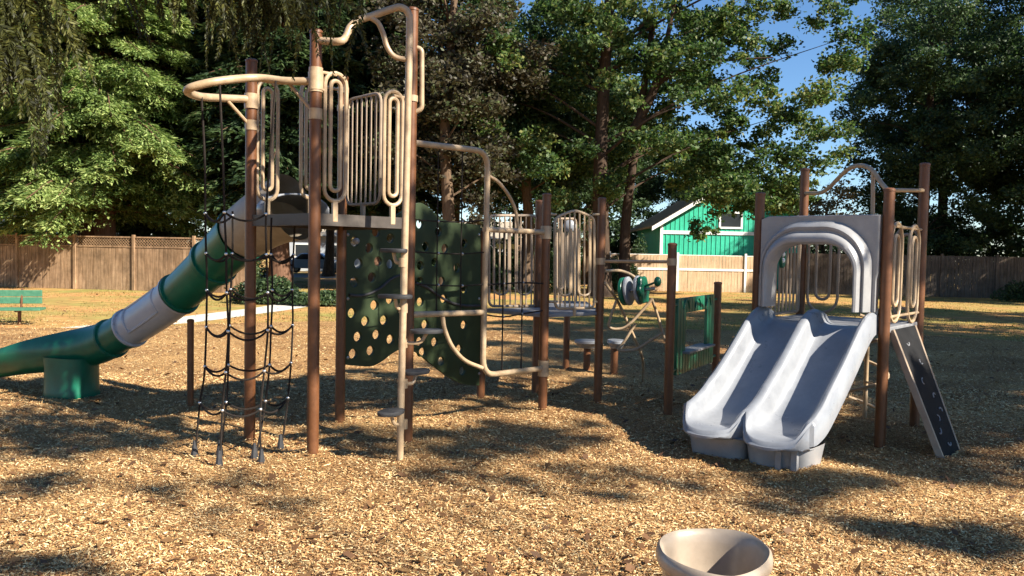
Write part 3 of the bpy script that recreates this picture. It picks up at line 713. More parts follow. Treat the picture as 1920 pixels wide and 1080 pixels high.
# ================================================================== DOUBLE SLIDE TOWER
s13 = G(1649, 842); s14 = G(1714, 805)
s15 = Vector((W(1419, 570, 7.52).x, 7.52, 0)); s16 = s15 + s14 - s13
tower = thing('slide_tower', 'low brown and tan tower with grey double slide, arched grey panel and black climbing ramp', 'slide tower', (2.9, 7.4, 0))
for p, (tx, ty) in ((s13, (1667, 352)), (s14, (1733, 305)), (s15, (1424, 360)), (s16, (1506, 315))): post(tower, p, ztop(p, tx, ty))
ZS = 1.03
mb = MB(); mb.prism([Vector((p.x, p.y, ZS - .05)) for p in (s15, s13, s14, s16)], (0, 0, .05)); mb.build('deck', M['deckgrey'], tower, bevel=.006)
rv = (s13 - s15).normalized(); fv = Vector((rv.y, -rv.x, 0)); O = (s13 + s15) / 2; HWID = (s13 - s15).length / 2
SW = .50
def SP(t, s, z): return O + rv * t + fv * s + Vector((0, 0, z))
# slide bed profile
def bed_z(s):
    pts = [(-.12, 1.03), (.06, 1.025), (.20, .96), (.45, .76), (.80, .50), (1.06, .345), (1.26, .292), (1.42, .288), (1.53, .262), (1.6, .225), (1.8, .2)]
    for (a, za), (b, zb_) in zip(pts[:-1], pts[1:]):
        if s <= b:
            i = pts.index((a, za)); pm = pts[max(i - 1, 0)]; pn = pts[min(i + 2, len(pts) - 1)]
            ma = (zb_ - pm[1]) / (b - pm[0]); mb_ = (pn[1] - za) / (pn[0] - a); h = b - a; t = (s - a) / h
            return (2 * t ** 3 - 3 * t ** 2 + 1) * za + (t ** 3 - 2 * t ** 2 + t) * h * ma + (-2 * t ** 3 + 3 * t ** 2) * zb_ + (t ** 3 - t ** 2) * h * mb_
    return pts[-1][1]
def wall_h(s):
    if s < .40: return .09 + .13 * max(0, min(1, (s + .12) / .5))
    if s < 1.0: return .22 - .01 * (s - .40) / .6
    b = .21 - .24 * (s - 1.0); t = max(0, min(1, (s - 1.33) / .17)); return b * (1 - t * t * (3 - 2 * t)) + .015 * t
# cross-section of one half: (t 0..1 across trough, lift 0..1)
prof = [(0, 1.0), (.03, 1.0), (.065, .96), (.10, .80), (.13, .45), (.17, .16), (.23, .03), (.30, 0), (.42, -.01), (.5, -.012), (.58, -.01), (.70, 0), (.77, .03), (.83, .16), (.87, .45), (.90, .80), (.935, .96), (.97, 1.0), (1, 1.0)]
mb = MB(); ns = 110; s0, s1 = -.10, 1.56
rows = []
cross = [(-SW + SW * t, l, t) for t, l in prof] + [(SW * t, l, t) for t, l in prof[1:]]
for i in range(ns + 1):
    f = i / ns; row = []
    for t, l, tl in cross:
        e = abs(tl - .5) * 2; send = s1 - .20 * e ** 3.0 - .01 * e
        s = s0 + (send - s0) * f; fl = max(0, (s - .9)) * .07; wh = wall_h(s)
        row.append(SP(t * (1 + fl), s, bed_z(s) + l * wh - (.02 if f == 1 else 0)))
    rows.append(row)
mb.grid(rows)
last = rows[-1]
def off(row, df, dz, sc=1.0): return [O + ((p - O) - fv * ((p - O).dot(fv))) * 1 + fv * ((p - O).dot(fv) + df) + Vector((0, 0, dz)) for p in row]
l1 = off(last, .022, -.022); l2 = [Vector((p.x, p.y, .225)) for p in off(last, .022, 0)]; l3 = [Vector((p.x, p.y, .205)) for p in off(last, 0, 0)]; l4 = [Vector((p.x, p.y, .20)) for p in off(last, -.1, 0)]
mb.grid([last, l1, l2, l3, l4])
for sd in (0, -1):                                    # outer flanks hang below the rim
    sgn = -1 if sd == 0 else 1
    A = [r[sd] for r in rows]; B = [p + rv * sgn * .025 - Vector((0, 0, .02)) for p in A]
    Cc = []
    for i, p in enumerate(A):
        s = (p - O).dot(fv); zb2 = bed_z(max(s, s0)) - .05; Cc.append(Vector((p.x, p.y, min(zb2, p.z - .05))) + rv * sgn * .028)
    D = [p - rv * sgn * .03 - Vector((0, 0, .012)) for p in Cc]
    mb.grid([A, B, Cc, D]); mb.add([A[-1], B[-1], Cc[-1], D[-1], l3[sd], l2[sd], l1[sd]], [(0, 1, 2, 3, 4, 5, 6)])
under = [[SP(t, s0 + (1.45 - s0) * i / 20, bed_z(s0 + (1.45 - s0) * i / 20) - .07) for t in (-SW, -.25, 0, .25, SW)] for i in range(21)]
mb.grid(under)
dsl = mb.build('double_slide', M['grey'], tower, ang=60)
# moulded pedestal beneath the run-out
mb = MB()
for tc in (-.25, .25):
    rws = []
    for z, k in ((-.03, .86), (.10, .93), (.21, 1.0)):
        rws.append([SP(tc + .262 * k * math.copysign(abs(math.cos(2 * PI * j / 24)) ** .45, math.cos(2 * PI * j / 24)), 1.17 + .22 * k * math.copysign(abs(math.sin(2 * PI * j / 24)) ** .45, math.sin(2 * PI * j / 24)), z) for j in range(24)])
    mb.grid(rws, True)
for t in (.30, .42): mb.box(SP(t, 1.385, .09), rv * .022, fv * .02, (0, 0, .11))
mb.build('slide_foot', M['grey_panel'], dsl, ang=50)
mb = MB()
mb.tube([SP(SW - .05, .02, ZS + .16), SP(SW - .03, .02, ZS + .30)], .013, 8)
mb.box(SP(SW + .005, -.02, ZS + .1), rv * .02, fv * .05, (0, 0, .06)); mb.build('bracket', M['screw'], dsl)

# arched panel over the slide
zlo, zhi = 1.165, 1.985
def arch(off_):
    hw = .378 + off_; zt_ = 1.735 + off_ * 1.85; rc = .25 + off_ * 1.3; pts = []
    for k in range(7): pts.append((-hw, zlo + (zt_ - rc - zlo) * k / 7))
    for k in range(13): a = PI - PI / 2 * k / 12; pts.append((-hw + rc + rc * math.cos(a), zt_ - rc + rc * math.sin(a)))
    for k in range(1, 6): pts.append((-hw + rc + (2 * hw - 2 * rc) * k / 6, zt_))
    for k in range(13): a = PI / 2 - PI / 2 * k / 12; pts.append((hw - rc + rc * math.cos(a), zt_ - rc + rc * math.sin(a)))
    for k in range(6, -1, -1): pts.append((hw, zlo + (zt_ - rc - zlo) * k / 7))
    return pts
xc = -.01; HP = HWID - .055
def outer(pts):
    o = []
    for x, z in pts:
        dx, dz = x, z - 1.45
        k = min((HP - xc * math.copysign(1, dx)) / abs(dx) if abs(dx) > 1e-6 else 9, (zhi - 1.45) / dz if dz > 1e-6 else 9)
        X, Z = dx * k, 1.45 + dz * k
        if z <= 1.45: X, Z = math.copysign(HP, x), z
        o.append((X, Z))
    return o
a0 = arch(0); rws = []
for of, dp in ((0, -.02), (0, .15), (.003, .175), (.010, .192), (.022, .198), (.038, .190), (.049, .168), (.055, .142), (.059, .130), (.064, .130), (.070, .140), (.082, .143), (.094, .126), (.103, .085), (.109, .045), (.112, .03)):
    rws.append([SP(xc + x, .03 + dp, z) for x, z in arch(of)])
aa = arch(.112)
ou = []
for x, z in aa: ou.append((x, z))
oo = outer(aa)
rws.append([SP(xc + x * (1 if abs(x) < HP else HP / abs(x)), .03 + .035, z) for x, z in oo])
rws.append([SP(xc + x * 1.012, .03 + .028, z + (.006 if z > zhi - .01 else 0)) for x, z in oo])
rws.append([SP(xc + x * 1.012, .03 - .035, z + (.006 if z > zhi - .01 else 0)) for x, z in oo])
rws.append([SP(xc + x, .03 - .04, z) for x, z in aa]); rws.append([SP(xc + x, -.01, z) for x, z in arch(.02)]); rws.append([SP(xc + x, .01, z) for x, z in a0])
mb = MB(); mb.grid(rws)
for k in (0, -1):
    idx = [r[k] for r in rws]; mb.add(idx, [tuple(range(len(idx)))])
pan = mb.build('arch_panel', M['grey_panel'], tower, ang=35)
# guard panels, hoop rail and ladder of the slide tower
def tguard(A, B, u0, u1, z0, z1, m=M['tan'], kind=1, r=.0155, gap=None):
    P = plane(A, B); L_ = (Vector((B[0], B[1], 0)) - Vector((A[0], A[1], 0))).length; mb = MB()
    slot(mb, lambda s, z: P(s / L_, z), u0 * L_, u1 * L_, z0, z1, r, kind, gap or (u1 - u0) * L_ * .27)
    return mb.build('guard_panel', m, tower)
tguard(s13, s14, .10, .40, 1.07, 1.93); tguard(s13, s14, .62, .92, 1.04, 1.93)
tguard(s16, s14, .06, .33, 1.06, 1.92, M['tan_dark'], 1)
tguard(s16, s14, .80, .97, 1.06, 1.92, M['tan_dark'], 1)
mb = MB(); P = plane(s15, s16)
for k in range(9):
    u = .22 + .68 * k / 8; mb.tube([P(u, 1.07), P(u, 1.78)], .011, 6)
mb.tube(fil([P(.5, 1.06), P(.18, 1.06), P(.18, 1.80), P(.94, 1.80), P(.94, 1.06), P(.501, 1.06)], .06), .015, 8)
bpn = mb.build('bar_panel', M['tan_dark'], tower)
def facing():                                         # small green play face on the bars
    c = PV(1467, 482, s15, s16) + Vector((-.02, -.05, 0)); d = (s16 - s15).normalized(); n = Vector((d.y, -d.x, 0)); n = n if n.y < 0 else -n
    mb = MB()
    for r0, r1, dz in ((.07, .115, 0),):
        rows = []
        for (qx, qz, dp) in ((.035, .06, .012), (.04, .07, .02), (.052, .10, .02), (.058, .108, .01), (.058, .108, -.01)):
            rows.append([c + d * qx * math.copysign(abs(math.cos(2 * PI * k / 24)) ** .8, math.cos(2 * PI * k / 24)) + Vector((0, 0, qz * math.sin(2 * PI * k / 24))) + n * dp for k in range(24)])
        mb.grid(rows, True)
    o = mb.build('play_face', M['teal'], bpn)
    mb = MB()
    for dz in (.028, -.032): mb.ball(c + Vector((0, 0, dz)) + n * .012, .022, 10, 6, (.9, .5, 1.2))
    mb.ball(c + Vector((0, 0, .115)), .036, 10, 6, (1, .6, .7)); mb.build('white_trim', M['white'], bpn)
facing()
mb = MB(); P = plane(s13, s14)
mb.tube([P(0, 1.90), P(1, 1.90)], .013, 8); mb.tube([P(0, 1.12), P(1, 1.12)], .013, 8)
mb.build('panel_crossbar', M['tan'], tower)
H = lambda x, y: PV(x, y, s16, s13)
mb = MB(); zr = W(1508, 362, s16.y).z
m_ = lambda f, z: Vector((s16.x + (s13.x - s16.x) * f, s16.y + (s13.y - s16.y) * f, z))
mb.tube(crv([m_(0, zr), H(1535, 362), H(1552, 354), H(1570, 336), H(1588, 319), H(1606, 311), H(1624, 312), H(1638, 322), H(1650, 340), H(1662, 354), m_(1, W(1667, 358, s13.y).z)], 6), .020, 10)
hr_ = mb.build('hoop_rail', M['tan'], tower)
mb = MB(); mb.tube([H(1637, 322), H(1636, 420)], .018, 10); mb.build('upright', M['tan'], hr_)
mb = MB(); P = plane(s13, s14); mb.tube([P(0, W(1675, 357, s13.y).z), P(1, W(1728, 357, s14.y).z)], .019, 10); mb.build('cross_rail', M['tan'], tower)
# corkscrew climber
pc = G(1621, 786); mb = MB(); mb.tube([(pc.x, pc.y, -.1), (pc.x, pc.y, 1.35)], .021, 10)
hel = [(pc.x + .2 * math.cos(a) , pc.y + .2 * math.sin(a), .05 + .22 * a / PI) for a in [PI * .2 + k * PI / 10 for k in range(46)]]
hel = [h for h in hel if h[2] < 1.05]
mb.tube(hel, .016, 8)
for a in (PI * .5, PI * 1.5, PI * 2.5, PI * 3.5):
    z = .05 + .22 * a / PI; mb.tube([(pc.x, pc.y, z), (pc.x + .2 * math.cos(a), pc.y + .2 * math.sin(a), z)], .012, 6)
mb.build('corkscrew_climber', M['tan'], tower)
# leaning climbing ramp
a_, b_ = PV(1670, 628, s13, s14), PV(1713, 622, s13, s14); c_, d_ = G(1800, 846), G(1769, 864)
a_.z = b_.z = 1.0; c_.z = d_.z = -.04
mid = lambda p, q, t: p.lerp(q, t)
nrm = (b_ - a_).cross(d_ - a_).normalized()
if nrm.z < 0: nrm = -nrm
ins = .055
mb = MB(); mb.prism([mid(a_, b_, ins), mid(a_, b_, 1 - ins), mid(d_, c_, 1 - ins), mid(d_, c_, ins)], nrm * .02); rp = mb.build('climbing_ramp', M['climb'], tower, bevel=.003)
for t0, t1 in ((0, ins), (1 - ins, 1)):
    mb = MB(); mb.prism([mid(a_, b_, t0) - nrm * .03, mid(a_, b_, t1) - nrm * .03, mid(d_, c_, t1) - nrm * .03, mid(d_, c_, t0) - nrm * .03], nrm * .054); mb.build('ramp_edge', M['tan_dark'], rp, bevel=.004)
mb = MB()
for k, (s_, u_) in enumerate(((.12, .35), (.28, .62), (.42, .4), (.55, .66), (.66, .7), (.70, .45), (.78, .3), (.88, .55))):
    c = mid(mid(a_, b_, u_), mid(d_, c_, u_), s_) + nrm * .024
    ex = (b_ - a_).normalized(); ey = (d_ - a_).normalized()
    mb.tube([c + ex * .038 * math.cos(t) + ey * .026 * math.sin(t) for t in [PI * (.0 + .12 * j + .3 * k) for j in range(9)]], .0065, 6)
mb.build('hand_hold', M['deckgrey'], rp)

# ================================================================== LOOSE THINGS
# tan bucket spinner
bk = thing('bucket_spinner', 'tan moulded plastic bucket seat standing in the foreground mulch', 'bucket', (.93, 2.95, 0))
def bucket():
    n = 64; cz = .50; c0 = G(1338, 1030, cz)
    ORG[bk] = Vector((c0.x, c0.y, 0)); bk.location = ORG[bk]
    def shape(k, r, zz, cx=0):
        a = 2 * PI * k / n; ca, sa = math.cos(a), math.sin(a); e = .72 if sa > 0 else 1.25
        x = math.copysign(abs(ca) ** e, ca) * .205; y = math.copysign(abs(sa) ** e, sa) * (.225 if sa > 0 else .25)
        x *= 1 - .06 * max(0, sa) ** 2; y += .03 * ca - .03
        return Vector((c0.x + (x) * r + cx, c0.y + y * r, zz))
    inner = [(1.0, cz + .012), (.955, cz + .006), (.91, cz - .012), (.875, cz - .04), (.83, cz - .10), (.74, cz - .2), (.60, cz - .28), (.35, cz - .32), (.02, cz - .33)]
    outr = [(1.0, cz + .012), (1.045, cz + .004), (1.07, cz - .016), (1.065, cz - .036), (1.03, cz - .046), (.97, cz - .052), (.94, cz - .10), (.86, cz - .22), (.72, cz - .34), (.5, cz - .42), (.22, cz - .45), (.2, -.05)]
    mb = MB()
    mb.grid([[shape(k, r, z) for k in range(n)] for r, z in reversed(inner)], True)
    mb.grid([[shape(k, r, z) for k in range(n)] for r, z in outr], True)
    return mb.build('bucket_seat', M['bucket'], bk, ang=60)
bucket()

# stepping pods
for i, (x, yt, xb, yb, wd) in enumerate(((1104, 640, 1100, 694, .40), (1156, 640, 1151, 702, .24))):
    g0 = G(xb, yb); t = thing('stepping_pod', ['wide grey stepping plate on a brown stub post behind the low deck', 'small grey stepping plate on a brown stub post below the spinner discs'][i], 'stepping pod', g0, 'stepping pods')
    zz = W(x, yt, g0.y).z; mb = MB()
    mb.tube([(g0.x, g0.y, -.05), (g0.x, g0.y, zz - .03)], .05, 12); mb.build('stub_post', M['brown'], t)
    mb = MB(); c = Vector((g0.x + .02, g0.y, zz))
    mb.grid([[c + Vector((wd / 2 * q * math.cos(2 * PI * k / 24), .16 * q * math.sin(2 * PI * k / 24), z)) for k in range(24)] for z, q in ((-.10, .3), (-.09, .62), (-.03, .9), (-.02, 1), (.012, 1), (.02, .95), (.02, .02))], True)
    mb.build('step_plate', M['grey'], t)

# park bench on the left
gb = G(30, 607); bn = thing('park_bench', 'weathered green plank bench beside the mulch on the left edge', 'bench', (gb.x - .5, gb.y, 0))
zb_, zs_ = W(40, 547, gb.y).z, W(40, 580, gb.y).z
dx = Vector((.96, .28, 0)); dn = Vector((-.28, .96, 0)); ct = Vector((gb.x - .55, gb.y, 0))
for k in range(2):
    mb = MB(); mb.box(ct + dn * (.17) + Vector((0, 0, zs_ + .16 + .145 * k)), dx * .92, dn * .02, (0, 0, .066)); mb.build('backrest', M['bench'], bn, bevel=.006)
for k in range(3):
    mb = MB(); mb.box(ct + dn * (.06 - .155 * k) + dx * .05 + Vector((0, 0, zs_)), dx * .95, dn * .07, (0, 0, .022)); mb.build('seat', M['bench'], bn, bevel=.006)
for s_ in (-.55, .55):
    mb = MB(); mb.tube([ct + dx * s_ + Vector((0, 0, -.05)), ct + dx * s_ + Vector((0, 0, zs_ - .02))], .035, 10); mb.tube([ct + dx * s_ + dn * .1 + Vector((0, 0, zs_ - .03)), ct + dx * s_ + dn * .2 + Vector((0, 0, zs_ + .40))], .022, 8)
    mb.tube([ct + dx * s_ - dn * .28 + Vector((0, 0, zs_ - .035)), ct + dx * s_ + dn * .2 + Vector((0, 0, zs_ - .035))], .02, 8)
    mb.build('leg', M['brown'], bn)

# ------------------------------------------------------------------ fences
def fence(name, label, A, B, h, m, lattice=0, wpost=None, pitch=2.4, pm=None, rail=None):
    A, B = Vector((*A, 0)), Vector((*B, 0)); L_ = (B - A).length; d = (B - A) / L_; n = Vector((d.y, -d.x, 0)); n = n if n.y < 0 else -n
    t = thing(name, label, 'fence', (A + B) / 2)
    mb = MB(); x = 0; hb = h - lattice
    while x < L_ - .02:
        wd = min(.145, L_ - x); o_ = rnd.uniform(-.006, .006)
        mb.box(A + d * (x + wd / 2) + n * o_ + Vector((0, 0, hb / 2 - .03)), d * (wd / 2 - .004), n * .010, (0, 0, hb / 2 + rnd.uniform(-.006, .006))); x += .15
    mb.build('boards', m, t, False)
    mb = MB()
    for z in (.3, hb - .05): mb.box(A + d * L_ / 2 - n * .035 + Vector((0, 0, z)), d * L_ / 2, n * .02, (0, 0, .045))
    if lattice:
        for z in (hb + .02, h): mb.box(A + d * L_ / 2 + n * .0 + Vector((0, 0, z)), d * L_ / 2, n * .03, (0, 0, .025))
    if rail: mb.box(A + d * L_ / 2 + n * .03 + Vector((0, 0, rail)), d * L_ / 2, n * .014, (0, 0, .05))
    mb.build('rail', pm or m, t, False)
    if lattice:
        mb = MB(); st = .11; k = -lattice
        while k < L_:
            for sg in (1, -1):
                a = A + d * (k if sg > 0 else k + lattice) + Vector((0, 0, hb)); b = A + d * (k + lattice if sg > 0 else k) + Vector((0, 0, h))
                mb.tube([a + n * .008 * sg, b + n * .008 * sg], .012, 4)
            k += st
        mb.build('lattice', m, t, False)
    for k in range(int(L_ / pitch) + 1):
        mb = MB(); c = A + d * min(L_, k * pitch); mb.box(c + n * .02 + Vector((0, 0, h / 2 + .03)), d * .05, n * .05, (0, 0, h / 2 + .06)); mb.build('post', pm or m, t, False, .006)
    return t
fence('lattice_fence', 'brown board fence with a lattice strip along its top behind the bench', (-26, 31.5), (-9.5, 29.2), 1.95, M['fence'], .38)
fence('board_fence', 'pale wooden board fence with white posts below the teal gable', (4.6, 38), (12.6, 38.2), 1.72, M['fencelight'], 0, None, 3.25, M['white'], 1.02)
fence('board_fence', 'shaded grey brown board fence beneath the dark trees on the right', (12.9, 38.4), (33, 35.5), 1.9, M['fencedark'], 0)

# ------------------------------------------------------------------ buildings and car
hs = thing('garage', 'teal board sided garage with white trim and a shingled gable roof', 'garage', (11.6, 46, 0))
X0, X1, Y0, Y1, ZE, ZP = 7.75, 15.6, 42.0, 50.0, 3.35, 5.75; XM = (X0 + X1) / 2
mb = MB(); mb.prism([(X0, Y0, 0), (X1, Y0, 0), (X1, Y0, ZE), (XM, Y0, ZP), (X0, Y0, ZE)], (0, Y1 - Y0, 0)); wl = mb.build('wall', M['mint'], hs, False)
mb = MB(); x = X0 + .02
while x < X1 - .05:
    zt_ = ZE + (ZP - ZE) * (1 - abs(x - XM) / (X1 - XM)) - .12; mb.bx(x, x + .035, Y0 - .022, Y0 - .002, 0, zt_); x += .24
mb.build('batten', M['mint'], wl, False)
mb = MB(); mb.bx(X0 - .03, X1 + .03, Y0 - .05, Y0 - .024, 2.80, 2.98); mb.bx(X0 - .05, X0 + .1, Y0 - .055, Y0 - .026, 0, ZE - .1); mb.build('trim', M['white'], hs, False)
rf = MB()
for sg in (-1, 1):
    e = XM + sg * ((X1 - X0) / 2 + .55); sl_ = (ZP - ZE) / ((X1 - X0) / 2); ze = ZP - sl_ * ((X1 - X0) / 2 + .55)
    rf.prism([(XM, Y0 - .5, ZP + .06), (e, Y0 - .5, ze + .06), (e, Y0 - .5, ze + .16), (XM, Y0 - .5, ZP + .16)], (0, Y1 - Y0 + 1, 0))
roof = rf.build('roof', M['roof'], hs, False)
mb = MB()
sl_ = (ZP - ZE) / ((X1 - X0) / 2)
for k in range(26):                                   # shingle courses
    for sg in (-1, 1):
        f = k / 26; xx = XM + sg * ((X1 - X0) / 2 + .55) * (1 - f); zz = ZP - sl_ * abs(xx - XM) + .165
        mb.box((xx, (Y0 + Y1) / 2, zz), (.012, 0, 0), (0, (Y1 - Y0) / 2 + .5, 0), (0, 0, .014))
mb.build('shingle_course', M['roof'], roof, False)
mb = MB()
for sg in (-1, 1):
    e = XM + sg * ((X1 - X0) / 2 + .57); ze = ZP - sl_ * ((X1 - X0) / 2 + .57)
    mb.prism([(XM, Y0 - .56, ZP - .06), (e, Y0 - .56, ze - .06), (e, Y0 - .56, ze + .15), (XM, Y0 - .56, ZP + .15)], (0, .05, 0))
mb.build('bargeboard', M['white'], hs, False)
wx = W(1370, 415, 42).x; zc = W(1370, 413, 42).z
mb = MB()
for a, b, c, d in ((-.62, .62, -.45, -.35), (-.62, .62, .35, .45), (-.62, -.52, -.35, .35), (.52, .62, -.35, .35)): mb.bx(wx + a, wx + b, Y0 - .06, Y0 - .023, zc + c, zc + d)
wf = mb.build('window', M['white'], hs, False)
mb = MB(); mb.bx(wx - .52, wx + .52, Y0 - .04, Y0 - .024, zc - .35, zc + .35); mb.build('pane', M['glass'], wf, False)

def simple_house(label, x0, x1, y0, y1, ze, zp, wm, door=None):
    t = thing('house', label, 'house', ((x0 + x1) / 2, y0, 0)); xm = (x0 + x1) / 2
    mb = MB(); mb.prism([(x0, y0, -.1), (x1, y0, -.1), (x1, y0, ze), (x0, y0, ze)], (0, y1 - y0, 0)); mb.build('wall', wm, t, False)
    mb = MB(); mb.prism([(x0 - .4, y0 - .4, ze), (x0 - .4, y1 + .4, ze), (x0 - .4, (y0 + y1) / 2, zp)], (x1 - x0 + .8, 0, 0)); mb.build('roof', M['roof'], t, False)
    for wx_ in np.arange(x0 + 1.2, x1 - 1, 2.6):
        mb = MB(); mb.bx(wx_ - .6, wx_ + .6, y0 - .05, y0 - .002, 1.0, 2.1); f = mb.build('window', M['white'], t, False)
        mb = MB(); mb.bx(wx_ - .5, wx_ + .5, y0 - .06, y0 - .052, 1.1, 2.0); mb.build('pane', M['glass'], f, False)
    return t
simple_house('low blue grey house across the road seen between the tower posts', -17.5, -9.5, 62, 70, 2.7, 4.2, M['housegrey'])
simple_house('white house glimpsed between the left fence and the bright tree', -33, -22.5, 40, 48, 3.3, 5.0, M['white'])
simple_house('pale house far back between the dark trunks', -5.5, 2.5, 66, 74, 2.8, 4.4, M['white'])
# parked car
ca = W(585, 503, 55); cr = thing('parked_car', 'silver blue car parked across the lawn seen between the tower posts', 'car', (ca.x, 55, 0))
def car():
    x = ca.x; y = 55
    side = [(-2.1, .35), (-2.1, .75), (-1.95, .88), (-1.1, .95), (-.55, 1.38), (.75, 1.40), (1.35, .98), (2.0, .90), (2.12, .7), (2.12, .35)]
    mb = MB(); mb.prism([(x + a, y - .8, z) for a, z in side], (0, 1.6, 0)); mb.build('body', M['car'], cr, True, .06)
    mb = MB(); mb.prism([(x + a, y - .815, z) for a, z in ((-.95, .97), (-.5, 1.32), (.05, 1.33), (.05, .97))], (0, .01, 0)); mb.prism([(x + a, y - .815, z) for a, z in ((.12, .97), (.12, 1.33), (.7, 1.33), (1.15, .98))], (0, .01, 0)); mb.build('window', M['glass'], cr, False)
    for wx_ in (-1.3, 1.35):
        for yy in (-.82, .66):
            mb = MB(); mb.tube([(x + wx_, y + yy, .32), (x + wx_, y + yy + .16, .32)], .32, 20); wh = mb.build('wheel', M['black'], cr)
            mb = MB(); mb.tube([(x + wx_, y + yy - .01, .32), (x + wx_, y + yy + .17, .32)], .19, 14); mb.build('rim', M['silver'], wh)
car()

# ------------------------------------------------------------------ trees
def diamonds(c, d, w_, ln, wd):
    ln = ln[:, None]; wd = wd[:, None]
    return np.stack([c - d * ln, c + w_ * wd - d * ln * .1, c + d * ln, c - w_ * wd - d * ln * .1], 1).reshape(-1, 3)
def unit(v): return v / np.maximum(np.linalg.norm(v, axis=1, keepdims=True), 1e-9)
def leaves(c, rng, s0, s1, ratio=.55, flat=.6, droop=.3):
    n = len(c); d = rng.normal(size=(n, 3)); d[:, 2] = d[:, 2] * flat - droop; d = unit(d)
    a = rng.normal(size=(n, 3)); a[:, 2] *= .7; w_ = unit(np.cross(d, a)); ln = rng.uniform(s0, s1, n)
    return diamonds(c, d, w_, ln, ln * ratio)
def ball(rng, n): v = unit(rng.normal(size=(n, 3))); return v * (rng.random((n, 1)) ** .42)
def leaf_obj(name, v, m, parent): return np_mesh(name, v, np.arange(len(v)).reshape(-1, 4), m, parent)
def trunk(parent, pts, r, m, n=10, name='trunk'):
    mb = MB(); c = crv(pts, 5); L_ = len(c) - 1; mb.tube(c, [r * (1 - .55 * i / L_) * (1.0 + .5 * math.exp(-i * .8)) for i in range(L_ + 1)], n); return mb.build(name, m, parent, ang=80)
def broadleaf(name, label, base, clumps, rng, lm, bm, r, per=420, s=(.05, .10), group=None, tops=None, limbs=24, fork=.35):
    """clumps: world (x, y, z, radius); limbs run from the trunk to them"""
    t = thing(name, label, 'tree', base, group); b = Vector(base); cl = np.array(clumps)
    zt_ = cl[:, 2].max() * .85
    tp = tops or [b - Vector((0, 0, .1)), b + Vector((.1, 0, zt_ * .25)), b + Vector((-.1, .1, zt_ * .55)), b + Vector((.2, 0, zt_))]
    tk = trunk(t, tp, r, bm); tc = crv(tp, 8)
    mb = MB()
    order = np.argsort(-cl[:, 3])[:limbs]
    for i in order:
        e = Vector(cl[i, :3]); z0 = max(fork * zt_ * .6, min(zt_ * .9, e.z - (Vector((e.x, e.y, 0)) - Vector((b.x, b.y, 0))).length * .45))
        s_ = min(tc, key=lambda q: abs(q.z - z0)); mdl = s_.lerp(e, .5) + Vector((rng.normal() * .2, rng.normal() * .2, .35))
        c = crv([s_, mdl, e], 5); mb.tube(c, [max(.010, r * .16 * (1 - k / len(c))) for k in range(len(c))], 6)
    mb.build('limb', bm, t)
    pts = []
    for x, y, z, q in cl:
        n = int(per * q * q); p = ball(rng, n) * q; p[:, 2] *= .62; sub = rng.integers(0, max(3, int(7 * q)), n)
        ctr_ = ball(rng, max(3, int(7 * q))) * q * .75; ctr_[:, 2] *= .6
        p = np.where(rng.random((n, 1)) < .65, ctr_[sub] + p * .38, p); pts.append(p + np.array([x, y, z]))
    pts = np.concatenate(pts) - np.array(b); leaf_obj('crown', leaves(pts, rng, *s), lm, t); return t
def conifer(name, label, base, H_, R_, rng, lm, z0=.5, nb=170, spray=26, blade=(.10, .22), group=None, lean=0, tight=.8, droop=.35, wide=.22):
    t = thing(name, label, 'tree', base, group); b = Vector(base)
    trunk(t, [b - Vector((0, 0, .1)), b + Vector((0, 0, H_ * .5)), b + Vector((lean, 0, H_ * .98))], max(.12, H_ * .02), M['barkred'])
    f = rng.random(nb) ** 1.15; zz = z0 + (H_ - z0) * f; ln = R_ * np.clip(1.02 - f, .04, 1) ** tight * rng.uniform(.65, 1.12, nb); az = rng.random(nb) * 2 * PI
    dirs = np.stack([np.cos(az), np.sin(az)], 1)
    mb = MB(); C_, D_, LN = [], [], []
    for i in range(nb):
        L_ = ln[i]; pts = []
        for k in range(5): u = k / 4; pts.append(b + Vector((dirs[i, 0] * L_ * u, dirs[i, 1] * L_ * u, zz[i] + L_ * (.12 * u - droop * u * u))))
        mb.tube(pts, [max(.006, .012 * L_ * (1 - k / 5)) for k in range(5)], 4)
        n = max(6, int(spray * L_)); u = rng.random(n) ** .7 * .95 + .08; sd = rng.normal(0, wide, n) * L_ * (1.1 - u * .75)
        p = np.stack([dirs[i, 0] * L_ * u - dirs[i, 1] * sd, dirs[i, 1] * L_ * u + dirs[i, 0] * sd, zz[i] + L_ * (.12 * u - droop * u * u) - np.abs(sd) * .25 - rng.random(n) * .15], 1)
        for j in range(5):
            dd = np.stack([dirs[i, 0] + rng.normal(0, .55, n) - dirs[i, 1] * np.sign(sd) * .6, dirs[i, 1] + rng.normal(0, .55, n) + dirs[i, 0] * np.sign(sd) * .6, -.45 + rng.normal(0, .35, n)], 1); dd = unit(dd)
            C_.append(p + dd * rng.uniform(.02, .2, (n, 1)) + rng.normal(0, .05, (n, 3))); D_.append(dd); LN.append(rng.uniform(blade[0], blade[1], n))
    mb.build('branch', M['barkred'], t)
    c = np.concatenate(C_); d = np.concatenate(D_); l = np.concatenate(LN); up = np.tile([0, 0, 1.0], (len(d), 1)) + rng.normal(0, .35, (len(d), 3)); w_ = unit(np.cross(d, up))
    leaf_obj('crown', diamonds(c, d, w_, l, l * .30), lm, t); return t
def clone(src, loc, label, rz=0, sc=1, group=None):
    r = src.copy(); C.objects.link(r); r.location = loc; r.rotation_euler = (0, 0, rz); r.scale = (sc, sc, sc * 1.0); r['label'] = label
    if group: r['group'] = group
    for ch in src.children:
        c = ch.copy(); C.objects.link(c); c.parent = r
    return r
